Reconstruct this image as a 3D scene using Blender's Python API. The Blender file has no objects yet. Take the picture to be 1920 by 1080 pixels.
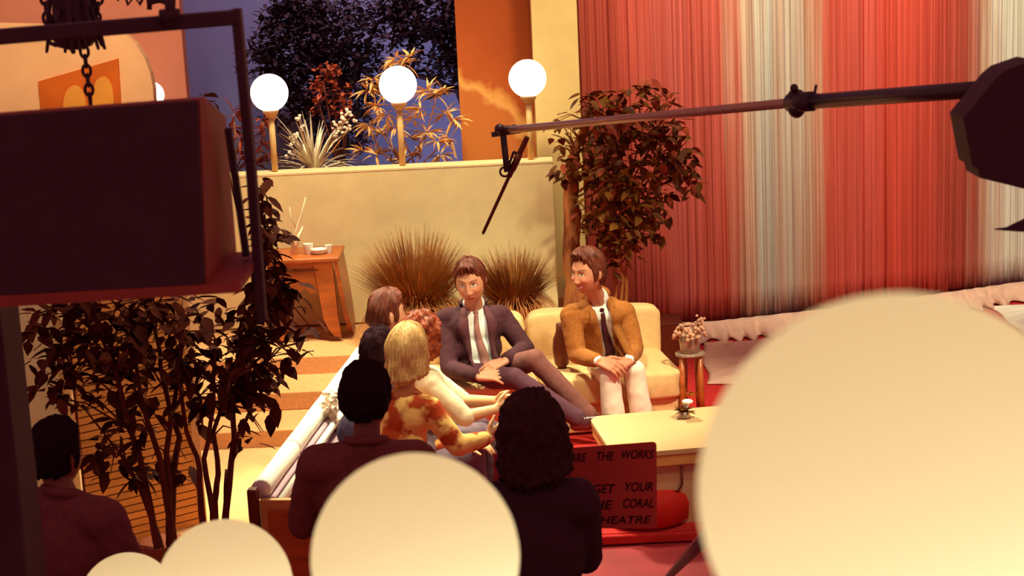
import bpy, bmesh, math, random
import numpy as np
from mathutils import Vector, Matrix, noise
from mathutils.bvhtree import BVHTree

random.seed(7)
rng = np.random.default_rng(7)
V = Vector
R = math.radians
scene = bpy.context.scene
TMP = bpy.data.scenes.new('workbench')
col = scene.collection

# ------------------------------------------------------------------ camera
F = 3300.0
CAM = V((0, 0, 3.21))
ROT = Matrix.Rotation(R(78.0), 3, 'X') @ Matrix.Rotation(R(-2.7), 3, 'Z')

def ray(px, py):
    return ROT @ V(((px - 960) / F, (540 - py) / F, -1.0))
def P(px, py, Y):
    d = ray(px, py)
    return CAM + d * (Y / d.y)
def PZ(px, py, z):
    d = ray(px, py)
    return CAM + d * ((z - CAM.z) / d.z)
def proj(p):
    q = ROT.transposed() @ (V(p) - CAM)
    return (960 + F * q.x / -q.z, 540 - F * q.y / -q.z)

cd = bpy.data.cameras.new('camera')
cam = bpy.data.objects.new('camera', cd)
col.objects.link(cam)
cam.matrix_world = Matrix.Translation(CAM) @ ROT.to_4x4()
cd.sensor_width = 36.0
cd.lens = 36.0 * F / 1920
cd.clip_end = 100
cd.dof.use_dof = True
cd.dof.focus_distance = 10.6
cd.dof.aperture_fstop = 6.2
scene.camera = cam

# ------------------------------------------------------------------ materials
def lin(c):
    out = []
    for v in c:
        v = v / 255.0
        out.append(v / 12.92 if v <= 0.04045 else ((v + 0.055) / 1.055) ** 2.4)
    return tuple(out)

def mat(name, c, rough=0.8, vary=0.12, scale=8.0, bump=0.0, bscale=60.0, spec=0.25, metal=0.0, stretch=(1, 1, 1), c2=None, trans=0.0):
    m = bpy.data.materials.new(name)
    m.use_nodes = True
    nt = m.node_tree
    N, L = nt.nodes, nt.links
    b = N['Principled BSDF']
    b.inputs['Roughness'].default_value = rough
    b.inputs['Specular IOR Level'].default_value = spec
    b.inputs['Metallic'].default_value = metal
    c = lin(c)
    tc = N.new('ShaderNodeTexCoord')
    mp = N.new('ShaderNodeMapping')
    mp.inputs['Scale'].default_value = stretch
    L.new(tc.outputs['Object'], mp.inputs['Vector'])
    tx = N.new('ShaderNodeTexNoise')
    tx.inputs['Scale'].default_value = scale
    tx.inputs['Detail'].default_value = 4
    L.new(mp.outputs[0], tx.inputs['Vector'])
    rp = N.new('ShaderNodeValToRGB')
    lo = tuple(v * (1 - vary) for v in c) if c2 is None else lin(c2)
    hi = tuple(min(1, v * (1 + vary)) for v in c)
    rp.color_ramp.elements[0].position = 0.3
    rp.color_ramp.elements[1].position = 0.7
    rp.color_ramp.elements[0].color = (*lo, 1)
    rp.color_ramp.elements[1].color = (*hi, 1)
    L.new(tx.outputs['Fac'], rp.inputs['Fac'])
    L.new(rp.outputs[0], b.inputs['Base Color'])
    if bump > 0:
        t2 = N.new('ShaderNodeTexNoise')
        t2.inputs['Scale'].default_value = bscale
        t2.inputs['Detail'].default_value = 3
        L.new(mp.outputs[0], t2.inputs['Vector'])
        bp = N.new('ShaderNodeBump')
        bp.inputs['Strength'].default_value = bump
        bp.inputs['Distance'].default_value = 0.01
        L.new(t2.outputs['Fac'], bp.inputs['Height'])
        L.new(bp.outputs[0], b.inputs['Normal'])
    return m

def mat_attr(name, rough=0.6, spec=0.3):
    m = bpy.data.materials.new(name)
    m.use_nodes = True
    N, L = m.node_tree.nodes, m.node_tree.links
    b = N['Principled BSDF']
    b.inputs['Roughness'].default_value = rough
    b.inputs['Specular IOR Level'].default_value = spec
    a = N.new('ShaderNodeAttribute')
    a.attribute_name = 'tint'
    tc = N.new('ShaderNodeTexCoord')
    tx = N.new('ShaderNodeTexNoise')
    tx.inputs['Scale'].default_value = 35
    L.new(tc.outputs['Object'], tx.inputs['Vector'])
    mx = N.new('ShaderNodeMix')
    mx.data_type = 'RGBA'
    mx.blend_type = 'MULTIPLY'
    mx.inputs['Factor'].default_value = 0.12
    L.new(a.outputs['Color'], mx.inputs['A'])
    L.new(tx.outputs['Color'], mx.inputs['B'])
    L.new(mx.outputs['Result'], b.inputs['Base Color'])
    return m

def mat_glow(name, c, strength):
    m = bpy.data.materials.new(name)
    m.use_nodes = True
    nt = m.node_tree
    b = nt.nodes['Principled BSDF']
    b.inputs['Base Color'].default_value = (.8, .75, .65, 1)
    b.inputs['Emission Color'].default_value = (*lin(c), 1)
    b.inputs['Emission Strength'].default_value = strength
    b.inputs['Roughness'].default_value = 0.4
    return m

def mat_opal(name, c):
    m = bpy.data.materials.new(name)
    m.use_nodes = True
    nt = m.node_tree
    N, L = nt.nodes, nt.links
    N.remove(N['Principled BSDF'])
    out = N['Material Output']
    t = N.new('ShaderNodeBsdfTranslucent')
    t.inputs['Color'].default_value = (*lin(c), 1)
    d = N.new('ShaderNodeBsdfDiffuse')
    d.inputs['Color'].default_value = (*lin(c), 1)
    x = N.new('ShaderNodeMixShader')
    x.inputs[0].default_value = 0.15
    L.new(t.outputs[0], x.inputs[1]); L.new(d.outputs[0], x.inputs[2])
    L.new(x.outputs[0], out.inputs['Surface'])
    return m

# ------------------------------------------------------------------ mesh collector
class MB:
    def __init__(s):
        s.v = []; s.f = []
    def add(s, vs, fs):
        o = len(s.v)
        s.v.extend([tuple(v) for v in vs])
        s.f.extend([tuple(i + o for i in f) for f in fs])
        return s
    def box(s, c, size, M=None, bev=0.0):
        c = V(c); x, y, z = (k / 2 for k in size)
        M = M or Matrix.Identity(3)
        if bev <= 0:
            vs = [c + M @ V((sx * x, sy * y, sz * z)) for sz in (-1, 1) for sy in (-1, 1) for sx in (-1, 1)]
            return s.add(vs, [(0, 2, 3, 1), (4, 5, 7, 6), (0, 1, 5, 4), (2, 6, 7, 3), (0, 4, 6, 2), (1, 3, 7, 5)])
        bm = bmesh.new()
        bmesh.ops.create_cube(bm, size=1)
        for v in bm.verts:
            v.co = V((v.co.x * 2 * x, v.co.y * 2 * y, v.co.z * 2 * z))
        bmesh.ops.bevel(bm, geom=list(bm.edges), offset=bev, segments=3, profile=0.5, affect='EDGES')
        bm.verts.index_update()
        vs = [c + M @ v.co for v in bm.verts]
        fs = [tuple(v.index for v in f.verts) for f in bm.faces]
        bm.free()
        return s.add(vs, fs)
    def tube(s, pts, rad, n=8, cap=True):
        pts = [V(p) for p in pts]
        if not hasattr(rad, '__len__'):
            rad = [rad] * len(pts)
        vs, fs = [], []
        prev = None
        for i, p in enumerate(pts):
            a = pts[max(i - 1, 0)]; b = pts[min(i + 1, len(pts) - 1)]
            t = (b - a).normalized()
            if prev is None:
                ref = V((0, 0, 1)) if abs(t.z) < 0.9 else V((1, 0, 0))
                u = t.cross(ref).normalized()
            else:
                u = (prev - t * prev.dot(t)).normalized()
            prev = u
            w = t.cross(u)
            for k in range(n):
                an = 2 * math.pi * k / n
                vs.append(p + (u * math.cos(an) + w * math.sin(an)) * rad[i])
        for i in range(len(pts) - 1):
            for k in range(n):
                a = i * n + k; b = i * n + (k + 1) % n
                fs.append((a, b, b + n, a + n))
        if cap:
            fs.append(tuple(range(n - 1, -1, -1)))
            fs.append(tuple(range((len(pts) - 1) * n, len(pts) * n)))
        return s.add(vs, fs)
    def ell(s, c, rad, M=None, nu=18, nv=12):
        c = V(c); M = M or Matrix.Identity(3)
        if not hasattr(rad, '__len__'):
            rad = (rad,) * 3
        vs = [c + M @ V((0, 0, rad[2]))]
        for j in range(1, nv):
            th = math.pi * j / nv
            for k in range(nu):
                ph = 2 * math.pi * k / nu
                vs.append(c + M @ V((rad[0] * math.sin(th) * math.cos(ph), rad[1] * math.sin(th) * math.sin(ph), rad[2] * math.cos(th))))
        vs.append(c + M @ V((0, 0, -rad[2])))
        fs = [(0, 1 + k, 1 + (k + 1) % nu) for k in range(nu)]
        for j in range(nv - 2):
            for k in range(nu):
                a = 1 + j * nu + k; b = 1 + j * nu + (k + 1) % nu
                fs.append((a, a + nu, b + nu, b))
        e = len(vs) - 1
        fs += [(e, 1 + (nv - 2) * nu + (k + 1) % nu, 1 + (nv - 2) * nu + k) for k in range(nu)]
        return s.add(vs, fs)
    def cap(s, p0, p1, r0, r1, n=14, h=5):
        p0 = V(p0); p1 = V(p1)
        t = p1 - p0
        if t.length < 1e-6:
            return s.ell(p0, max(r0, r1))
        t.normalize()
        pts = []; rr = []
        for k in range(h):
            a = -math.pi / 2 + (math.pi / 2) * (k + .15) / h
            pts.append(p0 + t * r0 * math.sin(a)); rr.append(r0 * math.cos(a))
        pts.append(p0); rr.append(r0); pts.append(p1); rr.append(r1)
        for k in range(h):
            a = (math.pi / 2) * (k + .85) / h
            pts.append(p1 + t * r1 * math.sin(a)); rr.append(r1 * math.cos(a))
        ref = V((0, 0, 1)) if abs(t.z) < 0.9 else V((1, 0, 0))
        u = t.cross(ref).normalized(); w = t.cross(u)
        vs = []; fs = []
        for p, r in zip(pts, rr):
            for k in range(n):
                an = 2 * math.pi * k / n
                vs.append(p + (u * math.cos(an) + w * math.sin(an)) * r)
        for i in range(len(pts) - 1):
            for k in range(n):
                a = i * n + k; b = i * n + (k + 1) % n
                fs.append((a, b, b + n, a + n))
        fs.append(tuple(range(n - 1, -1, -1)))
        fs.append(tuple(range((len(pts) - 1) * n, len(pts) * n)))
        return s.add(vs, fs)
    def lathe(s, base, prof, n=24, M=None):
        base = V(base); M = M or Matrix.Identity(3)
        vs = []; fs = []
        for r, z in prof:
            for k in range(n):
                an = 2 * math.pi * k / n
                vs.append(base + M @ V((r * math.cos(an), r * math.sin(an), z)))
        for i in range(len(prof) - 1):
            for k in range(n):
                a = i * n + k; b = i * n + (k + 1) % n
                fs.append((a, b, b + n, a + n))
        fs.append(tuple(range(n - 1, -1, -1)))
        fs.append(tuple(range((len(prof) - 1) * n, len(prof) * n)))
        return s.add(vs, fs)
    def prism(s, poly, ext):
        """closed polygon (3-D points) swept along ext"""
        ext = V(ext); n = len(poly)
        vs = [V(p) for p in poly] + [V(p) + ext for p in poly]
        fs = [tuple(range(n)), tuple(range(2 * n - 1, n - 1, -1))]
        fs += [(k, k + n, (k + 1) % n + n, (k + 1) % n) for k in range(n)]
        return s.add(vs, fs)
    def mesh(s, name):
        me = bpy.data.meshes.new(name)
        me.from_pydata(s.v, [], s.f)
        me.validate()
        return me
    def build(s, name, m, parent=None, smooth=True, fix=True):
        me = s.mesh(name)
        if fix:
            bm = bmesh.new(); bm.from_mesh(me)
            bmesh.ops.recalc_face_normals(bm, faces=bm.faces)
            bm.to_mesh(me); bm.free()
        return link(name, me, m, parent, smooth)
    def remesh(s, name, voxel, smooth=3, fac=0.5):
        me = s.mesh('t')
        o = bpy.data.objects.new('t', me)
        TMP.collection.objects.link(o)
        md = o.modifiers.new('r', 'REMESH'); md.mode = 'VOXEL'; md.voxel_size = voxel; md.adaptivity = 0
        if smooth:
            sm = o.modifiers.new('s', 'SMOOTH'); sm.factor = fac; sm.iterations = smooth
        with bpy.context.temp_override(scene=TMP, view_layer=TMP.view_layers[0]):
            dg = bpy.context.evaluated_depsgraph_get()
        out = bpy.data.meshes.new_from_object(o.evaluated_get(dg))
        bpy.data.objects.remove(o); bpy.data.meshes.remove(me)
        out.name = name
        return out

def link(name, me, m, parent=None, smooth=True):
    o = bpy.data.objects.new(name, me)
    col.objects.link(o)
    if m is not None:
        me.materials.clear(); me.materials.append(m)
    if smooth:
        me.polygons.foreach_set('use_smooth', [True] * len(me.polygons))
        if smooth == 'auto':
            me.set_sharp_from_angle(angle=R(40))
    if parent is not None:
        o.parent = parent
        o.matrix_parent_inverse = parent.matrix_world.inverted() if False else Matrix.Translation(-parent.location) if parent.rotation_euler.z == 0 else (Matrix.Translation(parent.location) @ parent.rotation_euler.to_matrix().to_4x4()).inverted()
    return o

def tag(o, label=None, cat=None, group=None, kind=None):
    if label: o['label'] = label
    if cat: o['category'] = cat
    if group: o['group'] = group
    if kind: o['kind'] = kind
    return o
def thing(name, label, cat, loc=(0, 0, 0), group=None, kind=None):
    o = bpy.data.objects.new(name, None)
    o.empty_display_size = 0.1
    o.location = V(loc)
    col.objects.link(o)
    return tag(o, label, cat, group, kind)
def struct(o, label=None, cat=None):
    return tag(o, label, cat, None, 'structure')
def fr(x, z):
    """3x3 matrix with columns x, y, z (y = z cross x)"""
    z = V(z).normalized(); x = V(x)
    x = (x - z * x.dot(z)).normalized(); y = z.cross(x)
    return Matrix((x, y, z)).transposed()
def sm(a, b, x):
    t = min(1, max(0, (x - a) / (b - a))) if a != b else float(x > a)
    return t * t * (3 - 2 * t)
# ================================================================== materials
M = {}
M['wall'] = mat('cream_plaster', (242, 210, 154), .9, .06, 6, .25, 90)
M['column'] = mat('yellow_plaster', (230, 188, 122), .9, .05, 5, .2, 90)
M['peach'] = mat('peach_plaster', (240, 175, 125), .9, .07, 3, .2, 80)
M['pink'] = mat('pink_plaster', (205, 120, 95), .9, .07, 3, .2, 80)
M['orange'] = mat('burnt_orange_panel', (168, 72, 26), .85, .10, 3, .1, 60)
M['tread'] = mat('tan_carpet', (212, 148, 96), .95, .10, 40, .4, 300)
M['cream_floor'] = mat('cream_carpet', (210, 154, 104), .95, .06, 30, .3, 300)
M['red_floor'] = mat('red_carpet', (196, 40, 38), .95, .12, 20, .4, 300)
M['studio_floor'] = mat('crimson_studio_floor', (150, 38, 44), .6, .25, 3, .1, 60)
M['black'] = mat('black_paint', (74, 38, 50), .6, .1, 10, 0)
M['blackm'] = mat('black_metal', (64, 34, 44), .35, .1, 10, 0, spec=.5)
M['steel'] = mat('brushed_steel_tube', (206, 160, 132), .3, .08, 30, 0, metal=.35, spec=.6)
M['wood'] = mat('varnished_wood', (172, 82, 30), .35, .25, 3, 0, stretch=(1, 1, 8), spec=.5)
M['darkwood'] = mat('dark_wood', (104, 40, 20), .45, .25, 4, 0, stretch=(8, 1, 1))
M['housing'] = mat('maroon_monitor_housing', (160, 64, 52), .55, .12, 6, 0)
M['slat'] = mat('orange_wood_siding', (206, 128, 62), .7, .18, 3, 0, stretch=(1, 1, 10))
M['groove'] = mat('dark_groove', (90, 36, 20), .9, .1, 5, 0)
M['sofa'] = mat('tan_corduroy', (230, 184, 126), .95, .08, 20, .35, 220)
M['white'] = mat('white_paint', (246, 236, 220), .6, .04, 10, 0)
M['mauve'] = mat('mauve_upholstery', (188, 150, 160), .95, .1, 60, .5, 300)
M['table'] = mat('cream_laminate', (204, 162, 116), .45, .04, 5, 0)
M['tableedge'] = mat('tan_wood_edge', (214, 150, 84), .5, .12, 8, 0)
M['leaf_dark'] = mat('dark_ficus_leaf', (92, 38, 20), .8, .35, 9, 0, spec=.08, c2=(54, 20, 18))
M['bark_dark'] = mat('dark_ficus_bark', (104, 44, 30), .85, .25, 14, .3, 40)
M['leaf_olive'] = mat('olive_ficus_leaf', (132, 84, 26), .5, .3, 6, 0, c2=(92, 36, 18))
M['leaf_rust'] = mat('rust_leaf', (178, 74, 38), .6, .3, 9, 0, c2=(110, 34, 26))
M['leaf_gold'] = mat('golden_bamboo_leaf', (240, 186, 112), .55, .2, 9, 0, c2=(214, 140, 80))
M['frond'] = mat('pale_frond', (250, 226, 190), .5, .1, 9, 0)
M['blossom'] = mat('pale_blossom', (252, 226, 200), .6, .06, 9, 0)
M['grass'] = mat('straw_grass', (156, 92, 36), .7, .35, 5, 0, c2=(108, 52, 20))
M['bark'] = mat('brown_tree_bark', (206, 128, 72), .9, .35, 16, .8, 30, stretch=(1, 1, .2), c2=(112, 46, 26))
M['stem'] = mat('tan_stem', (190, 116, 62), .8, .2, 12, 0)
M['tree'] = mat('night_tree', (62, 34, 44), .9, .15, 5, 0)
M['pot'] = mat('terracotta_pot', (150, 70, 40), .8, .12, 8, 0)
M['soil'] = mat('dark_soil', (70, 36, 24), 1, .3, 30, .5, 60)
M['globe_hot'] = mat_glow('lit_white_globe', (255, 246, 226), 2.4)
M['globe'] = mat_opal('opal_cream_globe', (255, 228, 175))
M['brass'] = mat('cream_enamel', (226, 176, 112), .5, .06, 10, 0)
M['pinkcloth'] = mat('pale_pink_cloth', (226, 178, 158), .9, .08, 12, .2, 60)
M['card'] = mat('maroon_card', (214, 80, 66), .8, .12, 3, 0)
M['ink'] = mat('black_marker_ink', (58, 14, 22), .8, .05, 10, 0)
M['redpouf'] = mat('red_vinyl', (196, 30, 16), .7, .08, 8, 0)
M['glass'] = mat('pale_glass', (235, 205, 180), .1, .02, 3, 0, spec=.6)
g_ = M['glass'].node_tree.nodes['Principled BSDF']
g_.inputs['Transmission Weight'].default_value = 0.75
M['dryflower'] = mat('dusty_pink_dried_flower', (206, 150, 120), .8, .2, 30, 0)
M['backdrop'] = mat('blue_violet_painted_cloth', (132, 112, 142), .95, .16, .7, 0, c2=(104, 108, 150))
M['art'] = mat('orange_painting_ground', (206, 92, 22), .8, .15, 4, 0)
M['art2'] = mat('amber_painted_arch', (232, 146, 56), .8, .1, 4, 0)


# light painted into the orange panel's colour: a pale streak with lighter orange below
def painted_light(m):
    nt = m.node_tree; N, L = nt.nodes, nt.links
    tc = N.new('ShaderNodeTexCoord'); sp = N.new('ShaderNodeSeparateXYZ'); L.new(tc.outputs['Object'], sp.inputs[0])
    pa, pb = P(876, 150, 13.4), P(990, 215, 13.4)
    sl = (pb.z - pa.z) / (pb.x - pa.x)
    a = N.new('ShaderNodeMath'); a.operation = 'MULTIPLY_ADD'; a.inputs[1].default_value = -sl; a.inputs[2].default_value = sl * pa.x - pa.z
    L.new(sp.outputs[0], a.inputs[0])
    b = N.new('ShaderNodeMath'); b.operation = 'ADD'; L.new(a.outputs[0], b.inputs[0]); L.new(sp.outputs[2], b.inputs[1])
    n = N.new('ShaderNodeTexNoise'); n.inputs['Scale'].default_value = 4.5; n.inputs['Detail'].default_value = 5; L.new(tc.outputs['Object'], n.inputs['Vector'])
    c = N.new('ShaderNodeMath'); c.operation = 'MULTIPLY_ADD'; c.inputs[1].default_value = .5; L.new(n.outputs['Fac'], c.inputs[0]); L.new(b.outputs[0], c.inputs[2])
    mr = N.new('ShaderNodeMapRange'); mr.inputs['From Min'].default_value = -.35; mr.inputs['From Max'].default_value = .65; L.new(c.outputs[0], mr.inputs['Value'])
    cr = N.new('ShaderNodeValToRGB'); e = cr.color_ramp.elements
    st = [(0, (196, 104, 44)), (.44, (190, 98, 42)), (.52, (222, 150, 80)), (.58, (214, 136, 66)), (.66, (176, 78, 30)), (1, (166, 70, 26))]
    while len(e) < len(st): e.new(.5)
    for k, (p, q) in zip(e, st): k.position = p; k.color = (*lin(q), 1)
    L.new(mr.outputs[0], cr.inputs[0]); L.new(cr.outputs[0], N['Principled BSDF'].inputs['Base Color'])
painted_light(M['orange'])

# ================================================================== floors, steps, walls
b = MB(); b.box((0, 7, -.11), (16, 20, .1))
struct(b.build('floor', M['studio_floor'], smooth=False))
b = MB(); b.prism([(-4.2, 7.6, -.06), (-.9, 7.6, -.06), (-.9, 8.78, -.06), (6.4, 8.78, -.06), (6.4, 15.6, -.06), (-4.2, 15.6, -.06)], (0, 0, .06))
struct(b.build('floor_stage', M['red_floor'], smooth=False))
b = MB(); b.box((2.75, 8.765, -.028), (7.3, .035, .05), bev=.01)
struct(b.build('trim_1', M['red_floor'], smooth=False))
b = MB(); b.prism([(-4.1, 7.7, 0), (-1.29, 7.7, 0), (-1.29, 8.2, 0), (-1.02, 10.7, 0), (-4.1, 10.7, 0)], (0, 0, .012))
struct(b.build('floor_left', M['cream_floor'], smooth=False))
for k, (y0, z0, z1, nm) in enumerate([(10.6, 0, .12, 'floor_step'), (11.05, .12, .24, 'floor_step')]):
    b = MB(); b.box((-2.55, (y0 + 11.5) / 2, (z0 + z1) / 2), (3.1, 11.5 - y0, z1 - z0), bev=.008)
    struct(b.build(nm, M['tread'], smooth=False))
b = MB(); b.box((-1.85, 13.6, .18), (4.5, 4.2, .36), bev=.008)
struct(b.build('floor_platform', M['tread'], smooth=False))
# low planter wall with coping, soil behind it
b = MB(); b.box((-1.82, 12.5, .92), (4.3, .2, 1.1), bev=.006)
struct(b.build('wall_planter', M['wall'], smooth=False))
b = MB(); b.box((-1.82, 12.5, 1.475), (4.305, .206, .018), bev=.004)
struct(b.build('trim_2', M['wall'], smooth=False))
b = MB(); b.box((-1.1, 12.98, .83), (2.8, .74, .94))
struct(b.build('floor_planter_soil', M['soil'], smooth=False))
# column, orange panel, peach walls, backdrop
xl = P(1001, 150, 13.0).x; xr = P(1087, 150, 13.0).x
b = MB(); b.box(((xl + xr) / 2, 13.15, 2.7), (xr - xl, .3, 5.4), bev=.01)
struct(b.build('wall_column', M['column'], smooth=False))
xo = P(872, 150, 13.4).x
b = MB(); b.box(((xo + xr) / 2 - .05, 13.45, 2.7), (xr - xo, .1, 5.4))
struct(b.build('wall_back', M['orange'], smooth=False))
xw = P(343, 100, 13.6).x
b = MB(); b.box((xw - 1.5, 13.7, 2.7), (3.0, .15, 5.4), bev=.01)
struct(b.build('wall_left', M['pink'], smooth=False))
# front low wall with a rounded top-right corner
pts = [(290, 330), (289, 205), (287, 165), (281, 135), (270, 108), (255, 84), (236, 66), (214, 54), (150, 48), (-160, 40), (-160, 330)]
poly = [P(x, y, 12.98) for x, y in pts]
b = MB(); b.prism([(p.x, 12.98, p.z) for p in poly], (0, .12, 0))
struct(b.build('wall_left_front', M['peach'], smooth=False))
b = MB(); b.box((0, 15.55, 3.0), (9, .06, 6.4))
o = b.build('painted_sky_backdrop', M['backdrop'], smooth=False)
tag(o, 'tall violet blue painted night sky cloth behind the set', 'backdrop')
# painting on the peach wall
q = [P(x, y, 12.95) for x, y in [(78, 225), (71, 153), (221, 110), (228, 225)]]
th = thing('wall_painting', 'orange painting of pale arches on the peach wall behind the monitor', 'painting', q[0])
b = MB(); b.prism([(p.x, 12.955, p.z) for p in q], (0, .025, 0)); b.build('canvas', M['art'], th, smooth=False)
for cx, cy, w, h in ((140, 215, 21, 55), (193, 205, 20, 62)):
    pp = [(cx - w, cy + 12)] + [(cx + w * math.cos(a), cy - h * .35 - h * .65 * math.sin(a)) for a in np.linspace(math.pi, 0, 12)] + [(cx + w, cy + 12)]
    b = MB(); b.prism([(lambda p: (p.x, 12.945, p.z))(P(x, y, 12.95)) for x, y in pp], (0, .012, 0)); b.build('painted_arch', M['art2'], th, smooth=False)

# ================================================================== globe lamps
def globe_lamp(px, py, Y, r, hot, zfoot, label, group, power=0):
    c = P(px, py, Y)
    th = thing('globe_lamp', label, 'lamp', (c.x, c.y, zfoot), group)
    b = MB(); b.ell(c, r, nu=48, nv=32)
    b.build('globe', M['globe_hot'] if hot else M['globe'], th)
    if not hot:
        b.v = [] ; b.f = []
    b = MB(); b.lathe((c.x, c.y, c.z - r), [(.02, -.045), (.032, -.035), (.054, -.01), (.058, .008), (.05, .014), (.02, .016)])
    b.build('collar', M['brass'], th)
    b = MB(); b.tube([(c.x, c.y, zfoot), (c.x, c.y, c.z - r - .03)], .022, 12)
    b.build('pole', M['brass'], th)
    return c
lamps = []
for px, py, lab in ((505, 174, 'lit white globe lamp on cream pole nearest the hanging monitor'), (746, 159, 'lit white globe lamp on cream pole in front of golden bamboo'), (989, 147, 'lit white globe lamp on cream pole by the yellow column')):
    lamps.append(globe_lamp(px, py, 12.5, .134, True, 1.49, lab, 'lit globe lamps on the planter wall'))
lamps.append(globe_lamp(283, 178, 13.3, .10, True, .36, 'small lit globe lamp half hidden by the rounded peach wall', None))
front = []
for px, py, Y, lab in ((1688, 926, 1.10, 'huge cream globe lamp filling the lower right corner'), (779, 1045, 2.12, 'large cream globe lamp at bottom centre before the dark suited audience man'),
                       (422, 1101, 3.26, 'cream globe lamp below the dark ficus stems'), (240, 1126, 4.62, 'smallest cream globe lamp by the left man in dark jacket')):
    c = globe_lamp(px, py, Y, .1325, False, -.06, lab, 'cream globe lamps along the audience aisle')
    ld = bpy.data.lights.new('globe_bulb', 'POINT')
    ld.energy = .88; ld.color = (.68, .81, .80); ld.shadow_soft_size = .012
    lo = bpy.data.objects.new('globe_bulb', ld); col.objects.link(lo); lo.location = c + V((.012, -.02, -.046))
    front.append(c)

# ================================================================== string curtain
path = [(.30, 13.18), (.55, 13.12), (1.5, 13.07), (2.6, 13.35), (4.0, 13.9), (5.6, 14.5)]
def cpath(t):
    d = [0]
    for a, c_ in zip(path[:-1], path[1:]):
        d.append(d[-1] + math.hypot(c_[0] - a[0], c_[1] - a[1]))
    s = t * d[-1]
    for i in range(len(path) - 1):
        if s <= d[i + 1] + 1e-9:
            k = (s - d[i]) / (d[i + 1] - d[i])
            return V((path[i][0] + k * (path[i + 1][0] - path[i][0]), path[i][1] + k * (path[i + 1][1] - path[i][1]), 0))
    return V((*path[-1], 0))
mc = bpy.data.materials.new('dyed_string_curtain'); mc.use_nodes = True
N, L = mc.node_tree.nodes, mc.node_tree.links
bs = N['Principled BSDF']; bs.inputs['Roughness'].default_value = .75; bs.inputs['Specular IOR Level'].default_value = .2
tc = N.new('ShaderNodeTexCoord'); sx = N.new('ShaderNodeSeparateXYZ'); L.new(tc.outputs['Object'], sx.inputs[0])
mr = N.new('ShaderNodeMapRange'); mr.inputs['From Min'].default_value = .3; mr.inputs['From Max'].default_value = 4.5
w1 = N.new('ShaderNodeTexNoise'); w1.inputs['Scale'].default_value = 1.0; w1.inputs['Detail'].default_value = 5
mp1 = N.new('ShaderNodeMapping'); mp1.inputs['Scale'].default_value = (9, 0, .22); L.new(tc.outputs['Object'], mp1.inputs[0]); L.new(mp1.outputs[0], w1.inputs['Vector'])
ma = N.new('ShaderNodeMath'); ma.operation = 'MULTIPLY_ADD'; ma.inputs[1].default_value = .75; 
mb_ = N.new('ShaderNodeMath'); mb_.operation = 'ADD'; mb_.inputs[1].default_value = -.375
L.new(w1.outputs['Fac'], ma.inputs[0]); L.new(sx.outputs[0], mb_.inputs[0]); L.new(mb_.outputs[0], ma.inputs[2]); L.new(ma.outputs[0], mr.inputs['Value'])
cr = N.new('ShaderNodeValToRGB'); L.new(mr.outputs[0], cr.inputs[0])
stops = [(.30, (150, 62, 46)), (.75, (176, 70, 58)), (1.0, (200, 84, 70)), (1.25, (206, 98, 92)), (1.62, (204, 90, 76)), (1.80, (206, 166, 146)), (2.0, (196, 188, 182)), (2.25, (196, 150, 130)), (2.42, (202, 86, 70)), (2.75, (206, 88, 80)), (3.0, (200, 72, 58)), (3.35, (186, 72, 62)), (3.62, (170, 74, 62)), (3.82, (200, 160, 142)), (3.95, (226, 220, 212)), (4.5, (200, 180, 170))]
el = cr.color_ramp.elements
while len(el) < len(stops): el.new(.5)
for e, (x, c) in zip(el, stops):
    e.position = (x - .3) / 4.2; e.color = (*lin(c), 1)
w2 = N.new('ShaderNodeTexNoise'); w2.inputs['Scale'].default_value = 1.0; w2.inputs['Detail'].default_value = 6; w2.inputs['Roughness'].default_value = .7
mp2 = N.new('ShaderNodeMapping'); mp2.inputs['Scale'].default_value = (34, 0, .35); L.new(tc.outputs['Object'], mp2.inputs[0]); L.new(mp2.outputs[0], w2.inputs['Vector'])
r2 = N.new('ShaderNodeValToRGB'); r2.color_ramp.elements[0].position = .34; r2.color_ramp.elements[0].color = (.70, .55, .50, 1)
r2.color_ramp.elements[1].position = .68; r2.color_ramp.elements[1].color = (1.18, 1.3, 1.3, 1)
L.new(w2.outputs['Fac'], r2.inputs[0])
mx = N.new('ShaderNodeMix'); mx.data_type = 'RGBA'; mx.blend_type = 'MULTIPLY'; mx.inputs['Factor'].default_value = .9
L.new(cr.outputs[0], mx.inputs['A']); L.new(r2.outputs[0], mx.inputs['B']); L.new(mx.outputs['Result'], bs.inputs['Base Color'])
th = thing('string_curtain', 'tall red and grey string curtain hanging behind the tan jacketed man', 'curtain', (2.6, 13.4, 0))
b = MB(); nx = 1500; zs = [.0, .3, .9, 1.7, 2.6, 3.6, 4.8]
for j, z in enumerate(zs):
    for i in range(nx + 1):
        t = i / nx; p = cpath(t); s = t * 5.5
        w = .007 * math.sin(s * 95 + 5 * noise.noise((s * 4, 0, 9))) + .026 * noise.noise((s * 42, z * .12, 2.2)) + .05 * noise.noise((s * 3.0, z * .15, 1.3)) + .03 * noise.noise((s * 11, z * .25, 4.1))
        b.v.append((p.x + .1 * w, p.y + w - .02, z + .03))
for j in range(len(zs) - 1):
    for i in range(nx):
        a = j * (nx + 1) + i
        b.f.append((a, a + 1, a + nx + 2, a + nx + 1))
o = b.build('strings', mc, th, fix=False)
o.modifiers.new('thick', 'SOLIDIFY').thickness = .006
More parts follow.
